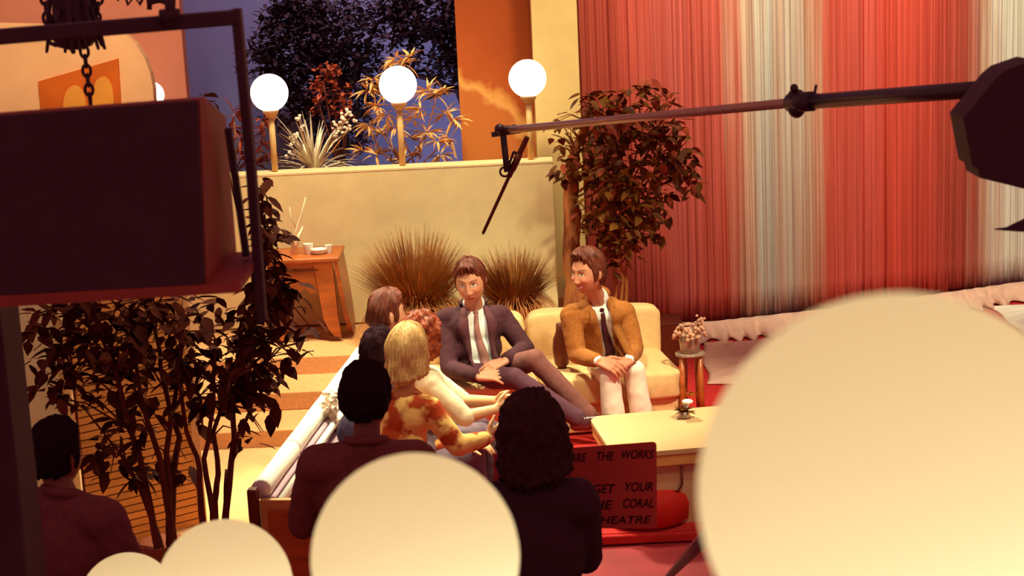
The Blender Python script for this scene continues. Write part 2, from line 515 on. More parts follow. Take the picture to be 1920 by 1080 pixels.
# pale gathered hem that kicks out on the floor
b = MB(); nx = 420
prof = [(-.012, .11), (-.05, .07), (-.11, .035), (-.18, .018), (-.26, .012)]
for j, (dy, z) in enumerate(prof):
    for i in range(nx + 1):
        t = .10 + .9 * i / nx; p = cpath(t); s = t * 5.5
        w = (.012 + .016 * j) * math.sin(s * 40 + math.sin(s * 9) * 2) + .05 * noise.noise((s * 2.2, 0, 7)) * j * .4
        b.v.append((p.x, p.y + dy + w - .05, max(z + .014 * j * (.5 + .5 * math.sin(s * 40)) * (j < 4), .012)))
for j in range(len(prof) - 1):
    for i in range(nx):
        a = j * (nx + 1) + i
        b.f.append((a, a + 1, a + nx + 2, a + nx + 1))
o = b.build('hem', M['pinkcloth'], th, fix=False)
o.modifiers.new('thick', 'SOLIDIFY').thickness = .008
tag(o, 'pale gathered hem')
# loose cloth spread on the floor in front of the curtain
def cloth(name, label, cat, x0, x1, y0, y1, amp, m, seed, skew=0, zoff=0):
    b = MB(); n1, n2 = 50, 30
    for j in range(n2 + 1):
        for i in range(n1 + 1):
            u, v = i / n1, j / n2
            x = x0 + (x1 - x0) * u + skew * v + .06 * noise.noise((u * 3, v * 2, seed)); y = y0 + (y1 - y0) * v + .08 * noise.noise((u * 4, v, seed + 5))
            z = zoff + .012 + amp * max(0, noise.noise((u * 2.0 + v * .7, v * 9, seed)) + .25) * min(1, 6 * min(v, 1 - v), 6 * min(u, 1 - u))
            b.v.append((x, y, z))
    for j in range(n2):
        for i in range(n1):
            a = j * (n1 + 1) + i
            b.f.append((a, a + 1, a + n1 + 2, a + n1 + 1))
    o = b.build(name, m, fix=False)
    o.modifiers.new('thick', 'SOLIDIFY').thickness = .008
    return tag(o, label, cat)
cloth('floor_cloth', 'rumpled pale pink cloth spread on the floor below the curtain', 'cloth', 1.30, 2.6, 11.6, 12.75, .13, M['pinkcloth'], 3.3, .1)
cloth('bright_floor_patch', 'bright white floor patch added at the right edge below the curtain', 'cloth', 3.75, 4.9, 12.6, 13.5, .06, M['white'], 9.1)  # white sheet added in place of a bright patch of floor

# ================================================================== wooden console with ornaments
th = thing('wooden_console', 'polished wooden console table with scalloped apron and boat shaped end', 'console table', (P(595, 600, 11.95).x, 11.95, .36))
YC = 11.9
def W2(x, y, Y): return V(P(x, y, Y))
tl, tr_ = W2(500, 490, YC), W2(622, 479, YC)
zt = (tl.z + tr_.z) / 2
b = MB(); b.box(((tl.x + tr_.x) / 2 + .02, YC + .2, zt - .015), (tr_.x - tl.x + .06, .46, .03), bev=.008); b.build('top', M['wood'], th, 'auto')
ap = [(tl.x, zt - .03), (tr_.x - .11, zt - .03), (tr_.x - .11, zt - .235), (tr_.x - .16, zt - .25), (tr_.x - .20, zt - .215), (tr_.x - .25, zt - .24), (tr_.x - .30, zt - .27), (tr_.x - .36, zt - .23), (tl.x, zt - .16)]
b = MB(); b.prism([(x, YC, z) for x, z in ap], (0, .03, 0)); b.build('apron', M['wood'], th, 'auto')
b = MB(); b.box(((tl.x + tr_.x) / 2 - .05, YC - .006, zt - .085), (tr_.x - tl.x - .1, .012, .012)); b.build('moulding', M['darkwood'], th, 'auto')
lg = [(tr_.x - .13, zt - .03), (tr_.x, zt - .03), (tr_.x + .015, zt - .44), (tr_.x + .03, .39), (tr_.x - .02, .40), (tr_.x - .06, .46), (tr_.x - .085, .52)]
b = MB(); b.prism([(x, YC - .01, z) for x, z in lg], (0, .05, 0)); b.build('leg', M['wood'], th, 'auto')
# boat-shaped end panel, seen at an angle on the right
en = []
for k in range(11):
    a = k / 10
    en.append((YC - .01 + .45 * a, zt - .03 if k in (0, 10) else zt - .03))
side = [(YC - .01, zt - .02), (YC + .44, zt - .02), (YC + .46, zt - .2)] + [(YC + .225 + .235 * math.cos(a), .36 + (zt - .56) * (1 - math.sin(a)) * .9) for a in np.linspace(.25, math.pi - .25, 9)] + [(YC - .01, zt - .2)]
b = MB()
for y, z in side: b.v.append((tr_.x + .005 + .07 * (zt - z) / .6, y, z))
for y, z in side: b.v.append((tr_.x + .035 + .07 * (zt - z) / .6, y, z))
n = len(side); b.f = [tuple(range(n)), tuple(range(2 * n - 1, n - 1, -1))] + [(k, k + n, (k + 1) % n + n, (k + 1) % n) for k in range(n)]
b.build('end_panel', M['wood'], th, 'auto')
b = MB(); b.box((tl.x + .05, YC + .2, (zt + .36) / 2), (.06, .36, zt - .36 - .03)); b.build('leg', M['wood'], th, 'auto')
# ornaments
b = MB()
root = W2(545, 465, YC + .15); root.z = zt
b.tube([root, W2(556, 430, YC + .15), W2(566, 400, YC + .15), W2(573, 370, YC + .15)], [.012, .009, .006, .003])
b.tube([W2(556, 430, YC + .15), W2(545, 405, YC + .15), W2(543, 388, YC + .15)], [.006, .004, .002])
b.tube([root + V((.02, 0, 0)), W2(558, 447, YC + .15), W2(568, 425, YC + .15)], [.016, .014, .004])
o = b.build('driftwood_branch', M['frond']); tag(o, 'bare pale driftwood branch standing on the wooden console', 'branch')
for px, r, h, lab, nm in ((578, .035, .075, 'small white cup on the wooden console beside the driftwood', 'cup'), (598, .06, .035, 'low white dish at the middle of the wooden console', 'dish'), (616, .025, .06, 'narrow white cup at the right end of the wooden console', 'cup')):
    p = W2(px, 466, YC + .14)
    b = MB(); b.lathe((p.x, YC + .14, zt), [(r * .6, 0), (r * .9, h * .5), (r, h), (r * .9, h), (r * .75, h * .4), (r * .3, h * .25)])
    o = b.build(nm, M['white'], None, 'auto'); tag(o, lab, 'cup' if nm == 'cup' else 'dish')

# ================================================================== left wall panel and pillar
a0, a1 = V((-2.30, 8.86, 0)), V((-1.79, 9.22, 0))
th = thing('slatted_partition', 'orange wooden slatted partition standing behind the dark ficus', 'partition', (a0 + a1) / 2)
d = (a1 - a0); ln = d.length; d.normalize(); nrm = V((d.y, -d.x, 0)); Mx = Matrix((d, -nrm, V((0, 0, 1)))).transposed()
b = MB(); b.box((a0 + a1) / 2 + V((0, 0, .77)), (ln, .03, 1.52), Mx); b.build('backing', M['groove'], th, False)
b = MB()
for k in range(37):
    b.box((a0 + a1) / 2 + nrm * .022 + V((0, 0, .03 + .041 * k)), (ln, .016, .034), Mx)
b.build('slats', M['slat'], th, False)
b = MB(); b.box(a1 + d * .02 + V((0, 0, .78)), (.05, .07, 1.56), Mx, bev=.006); b.build('post', M['tread'], th, False)
b = MB(); b.box((-2.5, 9.0, .8), (.24, .24, 1.6), bev=.01)
o = b.build('cream_pillar', M['wall'], None, False); tag(o, 'short cream square pillar behind the left man in dark jacket', 'pillar')
b = MB(); xp = P(50, 700, 4.95).x; b.box((xp - .15, 4.85, 1.2), (.30, .2, 2.52), bev=.01)
o = b.build('dark_post', M['black'], None, False); tag(o, 'dark maroon studio post under the hanging monitor at the left edge', 'post')

# ================================================================== hanging monitor and its yoke
YM = 4.05
c00, c10, c11, c01 = P(-220, 232, YM), P(375, 186, YM), P(440, 530, YM), P(-180, 575, YM)
th = thing('hanging_monitor', 'big dark television monitor hanging over the audience at left', 'monitor', (c00 + c11) / 2)
w = .0
def quad_ring(pts, dy, sc=1.0):
    c = sum((V(p) for p in pts), V()) / 4
    return [c + (V(p) - c) * sc + V((0, dy, 0)) for p in pts]
f4 = [c00, c10, P(388, 532, YM), P(-190, 562, YM)]
r0, r1 = quad_ring(f4, 0), quad_ring(f4, .06)
r2_ = [P(-150, 250, 4.5), P(423, 219, 4.5), P(447, 516, 4.5), P(-140, 552, 4.5)]; r3 = quad_ring(r2_, .10, .7)
b = MB(); b.v = [tuple(v) for rr in (r0, r1, r2_, r3) for v in rr]
for k in range(3):
    for i in range(4):
        a = k * 4 + i; c_ = k * 4 + (i + 1) % 4
        b.f.append((a, c_, c_ + 4, a + 4))
b.f += [(3, 2, 1, 0), (12, 13, 14, 15)]
b.build('housing', M['housing'], th, False)
ins = quad_ring(f4, -.004, .99)
b = MB(); b.prism(ins, (0, -.012, 0)); b.build('screen', M['black'], th, False)
# ledge under the monitor
b = MB(); l4 = [P(-190, 585, YM), P(-190, 562, YM), P(452, 527, YM), P(452, 545, YM)]
b.prism([p + V((0, -.02, 0)) for p in l4], (0, .40, 0)); b.build('ledge', M['housing'], th, False)
# yoke frame
th = thing('monitor_yoke', 'black metal yoke frame around the hanging monitor', 'bracket', P(445, 25, 4.2))
b = MB()
def bar(b, p0, p1, w, h):
    p0, p1 = V(p0), V(p1); d = (p1 - p0)
    Mx = fr(V((0, -1, 0)), d)
    b.box((p0 + p1) / 2, (w, h, d.length), Mx, bev=min(w, h) * .15)
bar(b, P(-260, 90, 4.0), P(447, 32, 4.3), .05, .036); b.build('cross_beam', M['black'], th, False)
b = MB(); bar(b, P(443, 16, 4.3), P(470, 300, 4.3), .05, .022); bar(b, P(470, 300, 4.3), P(492, 600, 4.3), .05, .022); b.build('arm', M['black'], th, False)
b = MB(); bar(b, P(428, 240, 4.32), P(462, 480, 4.32), .03, .016); b.build('brace', M['black'], th, False)
b = MB(); b.tube([P(320, -20, 4.2), P(318, 54, 4.2)], .013, 10); b.tube([P(300, 30, 4.2), P(337, 28, 4.2)], .016, 10); b.build('hanger_bolt', M['black'], th)

# hanging lantern with chains
def chain(b, p0, p1, link_l, r):
    p0, p1 = V(p0), V(p1); d = p1 - p0; n = max(2, int(d.length / (link_l * .72))); t = d.normalized()
    u = t.cross(V((0, 1, 0))).normalized(); w = t.cross(u)
    for k in range(n):
        c = p0 + d * ((k + .5) / n); s1 = u if k % 2 else (u * .35 + w).normalized()
        pts = [c + t * (link_l * .5 * math.cos(a)) + s1 * (link_l * .33 * math.sin(a)) for a in np.linspace(0, 2 * math.pi, 13)]
        b.tube(pts, r, 6, cap=False)
YL = 5.2
th = thing('hanging_lantern', 'dark wrought iron lantern on chains behind the monitor beam', 'lantern', P(135, 30, YL))
for x0, x1 in ((80, 92), (188, 178)):
    b = MB(); chain(b, P(x0, -30, YL), P(x1, 62, YL), .036, .005); b.build('chain', M['black'], th)
b = MB(); chain(b, P(155, 70, YL), P(170, 195, YL), .036, .005); b.build('chain', M['black'], th)
b = MB(); c = P(135, 22, YL)
b.lathe(c + V((0, 0, -.10)), [(.02, -.01), (.05, .0), (.07, .03), (.06, .06), (.055, .16), (.06, .22)], 12)
for k in range(26):
    a = 2 * math.pi * k / 26
    b.cap(c + V((.062 * math.cos(a), .062 * math.sin(a), .08 - .2 * rng.random())), c + V((.085 * math.cos(a), .085 * math.sin(a), -.02 - .1 * rng.random())), .008, .005, 6, 2)
b.build('lantern_body', M['black'], th)
b = MB(); b.tube([P(x, y, YL) for x, y in ((88, 65), (92, 80), (105, 85), (130, 78), (160, 76), (186, 72))], .007, 6)
b.tube([P(x, y, YL) for x, y in ((180, 45), (190, 60), (188, 80))], .006, 6); b.build('bottom_scroll', M['black'], th)
th = thing('hanging_scrollwork', 'dark iron scrollwork hanging at the top left above the beam', 'ironwork', P(260, 5, YL))
b = MB()
b.tube([P(x, y, YL) for x, y in ((212, -20), (222, 0), (232, -15), (240, 9), (252, -8), (262, 8), (272, -12))], .006, 6)
b.build('scroll', M['black'], th)
b = MB(); b.tube([P(282, -20, YL), P(280, 18, YL)], .008, 6); b.tube([P(276, 5, YL), P(300, 0, YL), P(318, 6, YL)], .010, 6); b.build('hook', M['black'], th)
# ================================================================== plants
def leaf(b, base, d, up, L_, W_, droop=.25):
    d = V(d).normalized(); s = d.cross(V(up))
    if s.length < 1e-3: s = d.cross(V((1, 0, .2)))
    s.normalize(); n = s.cross(d)
    base = V(base)
    def pt(a, w, h): return base + d * (a * L_) + s * (w * W_) + n * (h * L_ - droop * a * a * L_)
    ws = ((.14, .26), (.38, .48), (.68, .36))
    vs = [pt(0, 0, 0), pt(1, 0, 0)]
    for a, w in ws: vs += [pt(a, -w, .035), pt(a, 0, -.015), pt(a, w, .035)]
    b.add(vs, [(0, 2, 3), (0, 3, 4), (2, 5, 6, 3), (3, 6, 7, 4), (5, 8, 9, 6), (6, 9, 10, 7), (8, 1, 9), (9, 1, 10)])
def rdir(zlo=-1.0, zhi=.4):
    a = rng.random() * 2 * math.pi; z = zlo + (zhi - zlo) * rng.random()
    return V((math.cos(a), math.sin(a), z)).normalized()
def in_vol(v):
    """v: (px,py,rx,ry,Y,depth) -> world point inside"""
    while True:
        q = rng.random(3) * 2 - 1
        if (q * q).sum() < 1: break
    return P(v[0] + v[2] * q[0], v[1] + v[3] * q[1], v[4] + v[5] * q[2])
def foliage(vols, size, per, wid=.45, zlo=-1.0, zhi=.3, droop=.25):
    b = MB()
    for v in vols:
        nn = int(per * v[2] * v[3] / 1000 * (v[6] if len(v) > 6 else 1))
        for _ in range(nn):
            L_ = size * (.7 + .6 * rng.random())
            leaf(b, in_vol(v), rdir(zlo, zhi), V((rng.random() - .5, rng.random() - .5, 1)), L_, L_ * wid, droop)
    return b
def wob(pts, amp, k=3):
    pts = [V(p) for p in pts]; out = []
    for a, c in zip(pts[:-1], pts[1:]):
        for i in range(k):
            t = i / k
            out.append(a.lerp(c, t) + V((noise.noise(a * 3 + V((t * 3, 0, 0))), noise.noise(a * 3 + V((0, t * 3, 5))), 0)) * amp)
    out.append(pts[-1]); return out
def twigs(b, starts, vols, n, r=.006):
    for _ in range(n):
        v = vols[int(rng.random() * len(vols))]
        e = in_vol(v); s = min(starts, key=lambda q: (q - e).length + .4 * rng.random())
        m = s.lerp(e, .5) + V((0, 0, .05))
        b.tube([s, m, e], [r, r * .7, r * .35], 5)

# ---- dark multi-stemmed ficus in front of the slatted partition
YF = 8.3
th = thing('ficus_tree', 'dark leafy ficus with bare stems in front of the orange slatted partition', 'potted tree', P(322, 1090, YF) * 1)
th.location.z = .012
volsA = [(115, 610, 75, 60, YF, .22), (100, 690, 65, 50, YF, .2, .8), (210, 625, 85, 65, YF, .25), (165, 560, 80, 30, YF, .2), (240, 730, 70, 50, YF, .2, .6), (300, 640, 80, 70, YF, .25), (215, 690, 60, 40, YF, .2), (300, 565, 70, 30, YF, .2), (215, 850, 48, 50, YF, .18, .8), (275, 880, 45, 32, YF, .15, .8), (250, 795, 50, 35, YF, .15, .6), (130, 740, 60, 26, YF, .15, .7), (330, 860, 30, 40, YF, .12, .4)]
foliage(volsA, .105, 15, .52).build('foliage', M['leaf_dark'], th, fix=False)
stemsA = [[(318, 1095), (290, 1000), (262, 860), (215, 700), (180, 600)], [(326, 1095), (318, 980), (300, 860), (262, 740), (240, 600)], [(334, 1095), (318, 1000), (312, 850), (330, 740), (345, 610)], [(326, 1095), (300, 1010), (255, 900), (225, 850)], [(330, 1095), (322, 930), (335, 820), (300, 690), (290, 590)]]
st = []
for k, s in enumerate(stemsA):
    pts = wob([P(x, y, YF + .03 * (k - 2)) for x, y in s], .02)
    b = MB(); b.tube(pts, list(np.linspace(.022, .008, len(pts))), 8); b.build('stem', M['bark_dark'], th); st += pts[4:]
b = MB(); twigs(b, st, volsA, 70); b.build('twigs', M['bark_dark'], th)
b = MB(); p = P(322, 1095, YF); b.lathe((p.x - .035, p.y + .03, .012), [(.08, 0), (.10, .02), (.118, .2), (.125, .22), (.11, .225), (.03, .19)]); b.build('pot', M['pot'], th)

YG = 8.25
th = thing('ficus_tree', 'tall dark ficus with forked stems standing before the cream steps', 'potted tree', P(405, 1090, YG))
th.location.z = .012
volsB = [(470, 690, 65, 60, YG, .22), (410, 610, 80, 55, YG, .22), (420, 700, 70, 60, YG, .22), (470, 755, 70, 35, YG, .18, .7), (490, 600, 70, 50, YG, .2), (505, 530, 42, 60, YG, .15, 1.8), (502, 455, 34, 50, YG, .12, 1.9), (488, 395, 20, 40, YG, .1, 1.3), (540, 555, 35, 35, YG, .12), (575, 625, 32, 45, YG, .1, .45), (525, 660, 35, 35, YG, .1, .5), (350, 690, 40, 60, YG, .15), (470, 820, 40, 22, YG, .1, .6), (365, 760, 40, 40, YG, .15, .7), (395, 185, 22, 24, YG, .08, .75), (497, 350, 22, 22, YG, .08, .7)]
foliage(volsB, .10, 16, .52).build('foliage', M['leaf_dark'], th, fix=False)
stemsB = [[(392, 1092), (376, 960), (376, 880), (350, 810), (335, 700), (345, 600)], [(396, 1092), (398, 960), (384, 860), (400, 760), (405, 640)], [(402, 1092), (402, 940), (410, 890), (400, 810), (440, 700), (455, 620)], [(410, 1092), (424, 960), (440, 820), (436, 760), (470, 640), (500, 480), (492, 360)], [(414, 1092), (420, 970), (424, 880)], [(440, 830), (470, 770), (480, 700)]]
st = []
for k, s in enumerate(stemsB):
    pts = wob([P(x, y, YG + .03 * (k - 2)) for x, y in s], .015)
    b = MB(); b.tube(pts, list(np.linspace(.019 if k < 4 else .011, .006, len(pts))), 8); b.build('stem', M['bark_dark'], th); st += pts[3:]
b = MB(); twigs(b, st, volsB[:-2], 70); b.tube([P(470, 500, YG), P(430, 330, YG), P(398, 200, YG)], [.006, .005, .003], 5); b.build('twigs', M['bark_dark'], th)
b = MB(); p = P(405, 1095, YG); b.lathe((p.x + .02, p.y - .02, .012), [(.075, 0), (.09, .02), (.108, .2), (.115, .22), (.10, .225), (.03, .19)]); b.build('pot', M['pot'], th)

# ---- fountain grasses on the platform
def grass(px, py, Y, hgt, rad, n, label):
    c = P(px, py, Y); c.z = .36
    th = thing('fountain_grass', label, 'ornamental grass', c)
    def blades(n, zl, spread, m, nm, w0, droop):
        b = MB()
        for _ in range(n):
            a = rng.random() * 2 * math.pi; s = rng.random() ** .42 * spread
            L_ = zl * (.75 + .35 * rng.random())
            d = V((math.cos(a), math.sin(a), 0)); pts = []
            lat = V((-d.y, d.x, 0)); tw = (rng.random() - .5) * .2
            for k in range(6):
                t = k / 5
                r = .05 + s * rad * (t ** .8) * (1 + .15 * t); z = L_ * t * (1 - .30 * s * t - .22 * s ** 4) - droop * L_ * t ** 3 * s
                pts.append(c + d * r + lat * (tw * t * rad) + V((0, 0, max(.03, .16 + z))))
            for k in range(5):
                wa = w0 * (1 - k / 5.6); wb = w0 * (1 - (k + 1) / 5.6)
                b.add([pts[k] - lat * wa, pts[k] + lat * wa, pts[k + 1] + lat * wb, pts[k + 1] - lat * wb], [(0, 1, 2, 3)])
        return b.build(nm, m, th, fix=False)
    blades(n, hgt, 1.0, M['grass'], 'blades', .0036, 0)
    blades(int(n * .28), hgt * .72, 1.0, M['stem'], 'dry_blades', .005, 1.15)
    b = MB(); b.lathe(c, [(.12, 0), (.17, .02), (.19, .17), (.2, .19), (.17, .195), (.03, .17)]); b.build('pot', M['pot'], th)
grass(783, 612, 11.85, .64, .40, 2300, 'large straw brown fountain grass against the cream wall behind the dark suited host')
grass(966, 608, 11.95, .46, .31, 1500, 'smaller fountain grass behind the cream sofa between the two suited men')

# ---- ficus by the curtain with a thick bark trunk
YR = 12.3
c = P(1071, 600, YR); c.z = 0
th = thing('ficus_tree', 'bushy olive and rust ficus with thick bark trunk beside the curtain', 'potted tree', c)
tp = wob([c, P(1076, 560, YR), P(1073, 450, YR), P(1070, 350, YR), P(1080, 280, YR), P(1105, 210, YR)], .02, 4)
b = MB(); b.tube(tp, [.085 + .012 * noise.noise(p * 9) - .0028 * i for i, p in enumerate(tp)], 16); b.build('trunk', M['bark'], th)
volsR = [(1190, 300, 100, 95, YR - .1, .35), (1205, 210, 75, 60, YR - .1, .3), (1140, 240, 60, 75, YR - .1, .25), (1130, 370, 60, 85, YR - .15, .25), (1180, 400, 75, 75, YR - .1, .3), (1262, 290, 48, 60, YR - .1, .2), (1290, 345, 26, 40, YR - .1, .12, .8), (1160, 465, 45, 50, YR - .1, .18), (1225, 410, 35, 40, YR - .1, .15), (1110, 190, 30, 25, YR - .1, .1), (1215, 155, 20, 16, YR - .1, .08, .8), (1045, 245, 24, 36, YR - .2, .1, .45), (1066, 300, 24, 50, YR - .25, .1, .6), (1055, 330, 16, 20, YR - .25, .08, .7)]
foliage(volsR, .10, 24, .5).build('foliage', M['leaf_olive'], th, fix=False)
foliage(volsR, .10, 11, .5).build('reddish_foliage', M['leaf_rust'], th, fix=False)
st = list(tp[8:])
for s in ([(1150, 640), (1152, 540), (1150, 470), (1175, 380), (1195, 280)], [(1175, 640), (1172, 540), (1180, 450), (1210, 380), (1235, 300)], [(1160, 640), (1166, 520), (1160, 430), (1140, 330), (1130, 230)]):
    pts = wob([P(x, y, YR) for x, y in s], .02); b = MB(); b.tube(pts, list(np.linspace(.016, .006, len(pts))), 7); b.build('stem', M['stem'], th); st += pts[5:]
b = MB(); twigs(b, st, volsR, 90); b.build('twigs', M['stem'], th)
p = P(1150, 640, YR)
b = MB(); b.lathe(((c.x + p.x) / 2, c.y, 0), [(.2, 0), (.26, .02), (.3, .26), (.31, .29), (.28, .295), (.05, .25)]); b.build('pot', M['pot'], th)

# ---- night trees before the painted sky
def night_tree(label, base, trunk, limbs, vols, per, r0):
    th = thing('bare_night_tree', label, 'tree', base)
    tp = wob(trunk, .05, 4); b = MB(); b.tube(tp, list(np.linspace(r0, r0 * .4, len(tp))), 10); b.build('trunk', M['tree'], th)
    b = MB(); st = list(tp[3:])
    for l in limbs:
        pts = wob(l, .06, 4); b.tube(pts, list(np.linspace(r0 * .45, .012, len(pts))), 7); st += pts
    for _ in range(150):
        v = vols[int(rng.random() * len(vols))]; e = in_vol(v); s = min(st, key=lambda q: (q - e).length)
        m = s.lerp(e, .5) + V((noise.noise(e * 5), 0, noise.noise(e * 7))) * .12
        b.tube([s, m, e], [.012, .008, .003], 5); st.append(m)
    b.build('branches', M['tree'], th)
    foliage(vols, .062, per, .6, -1, 1).build('foliage', M['tree'], th, fix=False)
YN = 14.9
def q(*l): return [P(x, y, YN) for x, y in l]
b0 = P(640, 420, YN); b0.z = .36
night_tree('dark bushy night tree behind the pale fronds and the rust bush', b0, [b0] + q((636, 300), (625, 200), (610, 120), (600, 40)),
           [q((630, 260), (570, 190), (520, 130), (470, 90)), q((620, 180), (680, 110), (710, 40)), q((615, 150), (560, 70), (540, 0)), q((632, 250), (690, 200), (720, 150))],
           [(565, 80, 95, 80, YN, .3), (640, 60, 80, 90, YN, .3), (665, 150, 70, 70, YN, .3), (490, 110, 50, 50, YN, .2, .5), (580, 160, 80, 60, YN, .25, .8), (545, 200, 60, 50, YN, .2, .5), (640, 240, 60, 60, YN, .2), (560, 10, 50, 40, YN, .2), (530, 40, 50, 50, YN, .2, .7)], 170, .07)
YN = 14.7
b0 = P(905, 420, YN); b0.z = .36
night_tree('dark spreading night tree leaning in beside the orange panel', b0, [b0] + q((900, 320), (880, 210), (860, 120), (850, 20), (850, -60)),
           [q((880, 190), (820, 150), (770, 140), (730, 120)), q((865, 120), (810, 60), (750, 30)), q((870, 160), (840, 170), (800, 185))],
           [(800, 30, 80, 50, YN, .3), (850, 100, 45, 60, YN, .2), (760, 60, 60, 45, YN, .2, .7), (740, 10, 50, 40, YN, .2), (800, 120, 50, 30, YN, .2, .45), (860, 30, 40, 50, YN, .2)], 170, .08)

# ---- planting behind the low wall
def straps(b, c, n, L_, w, lift):
    for k in range(n):
        a = 2 * math.pi * (k + rng.random() * .6) / n; e = lift * (.35 + .75 * rng.random()); l = L_ * (.7 + .5 * rng.random())
        d = V((math.cos(a), math.sin(a), 0)); lat = V((-d.y, d.x, 0)); pts = []
        for i in range(8):
            t = i / 7
            pts.append(c + d * (l * (t * math.cos(e) + .1 * t * t)) + V((0, 0, l * (t * math.sin(e) * 1.35 - .62 * t * t * (1.5 - e)))))
        for i in range(7):
            wa = w * (1 - (i / 7) ** 2); wb = w * (1 - ((i + 1) / 7) ** 2) + .0005
            b.add([pts[i] - lat * wa, pts[i] + V((0, 0, -.004)), pts[i] + lat * wa, pts[i + 1] + lat * wb, pts[i + 1] + V((0, 0, -.004)), pts[i + 1] - lat * wb], [(0, 1, 4, 5), (1, 2, 3, 4)])
YP = 12.95
c = P(588, 312, YP); c.z = 1.30
th = thing('bromeliad', 'pale arching strap leaved plant with white blossoms on the low wall between two lamps', 'plant', c)
b = MB(); straps(b, c + V((0, 0, .08)), 56, .44, .013, 1.0); straps(b, c + V((0, 0, .12)), 12, .32, .012, 1.4); b.build('fronds', M['frond'], th, fix=False)
b = MB(); sb = MB()
for x, y in ((560, 222), (566, 240), (556, 255), (548, 270), (545, 290), (650, 212), (642, 225), (636, 240), (660, 222), (628, 243), (655, 240)):
    p = P(x, y, YP)
    for _ in range(7):
        qv = p + V((rng.normal() * .02, rng.normal() * .02, rng.normal() * .02)); b.ell(qv, (.014, .012, .011), None, 7, 5)
for x, y in ((560, 222), (548, 275), (645, 220), (655, 240)):
    sb.tube([c + V((0, 0, .1)), c.lerp(P(x, y, YP), .6) + V((0, 0, .03)), P(x, y, YP)], [.006, .005, .003], 5)
b.build('blossoms', M['blossom'], th); sb.build('flower_stems', M['stem'], th)

YP2 = 13.15
c = P(640, 320, YP2); c.z = 1.30
th = thing('flowering_shrub', 'rust red flowering shrub standing tall behind the pale fronds', 'shrub', c)
vs = [(610, 150, 26, 35, YP2, .1), (640, 190, 26, 45, YP2, .1), (595, 180, 14, 40, YP2, .08), (650, 215, 14, 35, YP2, .08, .7), (618, 128, 26, 14, YP2, .08)]
foliage(vs, .05, 75, .6, -1, 1).build('foliage', M['leaf_rust'], th, fix=False)
b = MB()
for x, y in ((605, 150), (620, 125), (642, 190), (650, 220), (592, 180)): b.tube(wob([c, P((640 + x) / 2 + 6, 260, YP2), P(x, y, YP2)], .02), .006, 5)
b.build('stem', M['bark_dark'], th)

def bamboo(label, base, sprays, stems, m, L_, Y, per=16):
    th = thing('bamboo_plant', label, 'plant', base)
    b = MB()
    for x, y in sprays:
        p = P(x, y, Y + .15 * rng.normal()); ax = rdir(-.2, .8)
        for _ in range(per):
            d = (rdir(-.8, .8) + ax * .7).normalized(); l = L_ * (.7 + .5 * rng.random())
            leaf(b, p + d * .01, d, V((rng.random() - .5, rng.random() - .5, 1)), l, l * .17, .3)
    b.build('leaves', m, th, fix=False)
    b = MB()
    for s in stems:
        b.tube(wob([base + V((.1 * rng.normal(), 0, 0))] + [P(x, y, Y) for x, y in s], .015), .0055, 5)
    b.build('canes', M['stem'], th)
Yb = 13.0
c = P(770, 320, Yb); c.z = 1.30
sp = [(742, 112), (757, 120), (770, 108), (700, 150), (690, 170), (718, 170), (800, 172), (815, 178), (830, 172), (705, 200), (725, 215), (690, 235), (715, 250), (740, 240), (775, 225), (790, 205), (835, 215), (850, 225), (800, 250), (770, 262), (820, 265), (845, 262), (680, 285), (705, 290), (735, 285), (790, 290), (825, 292), (755, 300)]
bamboo('golden leafy bamboo behind the middle globe lamp on the low wall', c, sp, [[(745, 230), (757, 118)], [(710, 240), (698, 155)], [(800, 250), (818, 180)], [(830, 270), (850, 222)], [(720, 290), (690, 240)]], M['leaf_gold'], .125, Yb)
c = P(455, 330, Yb); c.z = 1.30
sp = [(440, 215), (432, 240), (450, 260), (438, 285), (460, 300), (446, 320), (490, 225), (500, 245), (488, 270), (500, 290), (478, 310), (468, 205)]
bamboo('rust leaved plant behind the lamp nearest the hanging monitor', c, sp, [[(445, 280), (438, 215)], [(490, 290), (495, 225)]], M['leaf_rust'], .12, Yb)
# ================================================================== furniture
def superbox(b, c, size, Mx=None, e=.28, n=28, puff=0.0, amp=0.0, seed=0):
    """pillow-like rounded box"""
    Mx = Mx or Matrix.Identity(3); c = V(c)
    def sp(v): return math.copysign(abs(v) ** e, v)
    nu, nv = n * 2, n; vs = []
    for j in range(nv + 1):
        ph = -math.pi / 2 + math.pi * j / nv
        for i in range(nu):
            th = 2 * math.pi * i / nu
            x, y, z = sp(math.cos(ph)) * sp(math.cos(th)), sp(math.cos(ph)) * sp(math.sin(th)), sp(math.sin(ph))
            k = 1 + puff * (1 - x * x) * (1 - y * y)
            nn = amp * noise.noise((x * 2 + seed, y * 2, z * 2))
            vs.append(c + Mx @ V((x * size[0] / 2 * (1 + nn), y * size[1] / 2 * (1 + nn), z * size[2] / 2 * k * (1 + nn))))
    fs = []
    for j in range(nv):
        for i in range(nu):
            a = j * nu + i; d = j * nu + (i + 1) % nu
            fs.append((a, d, d + nu, a + nu))
    return b.add(vs, fs)

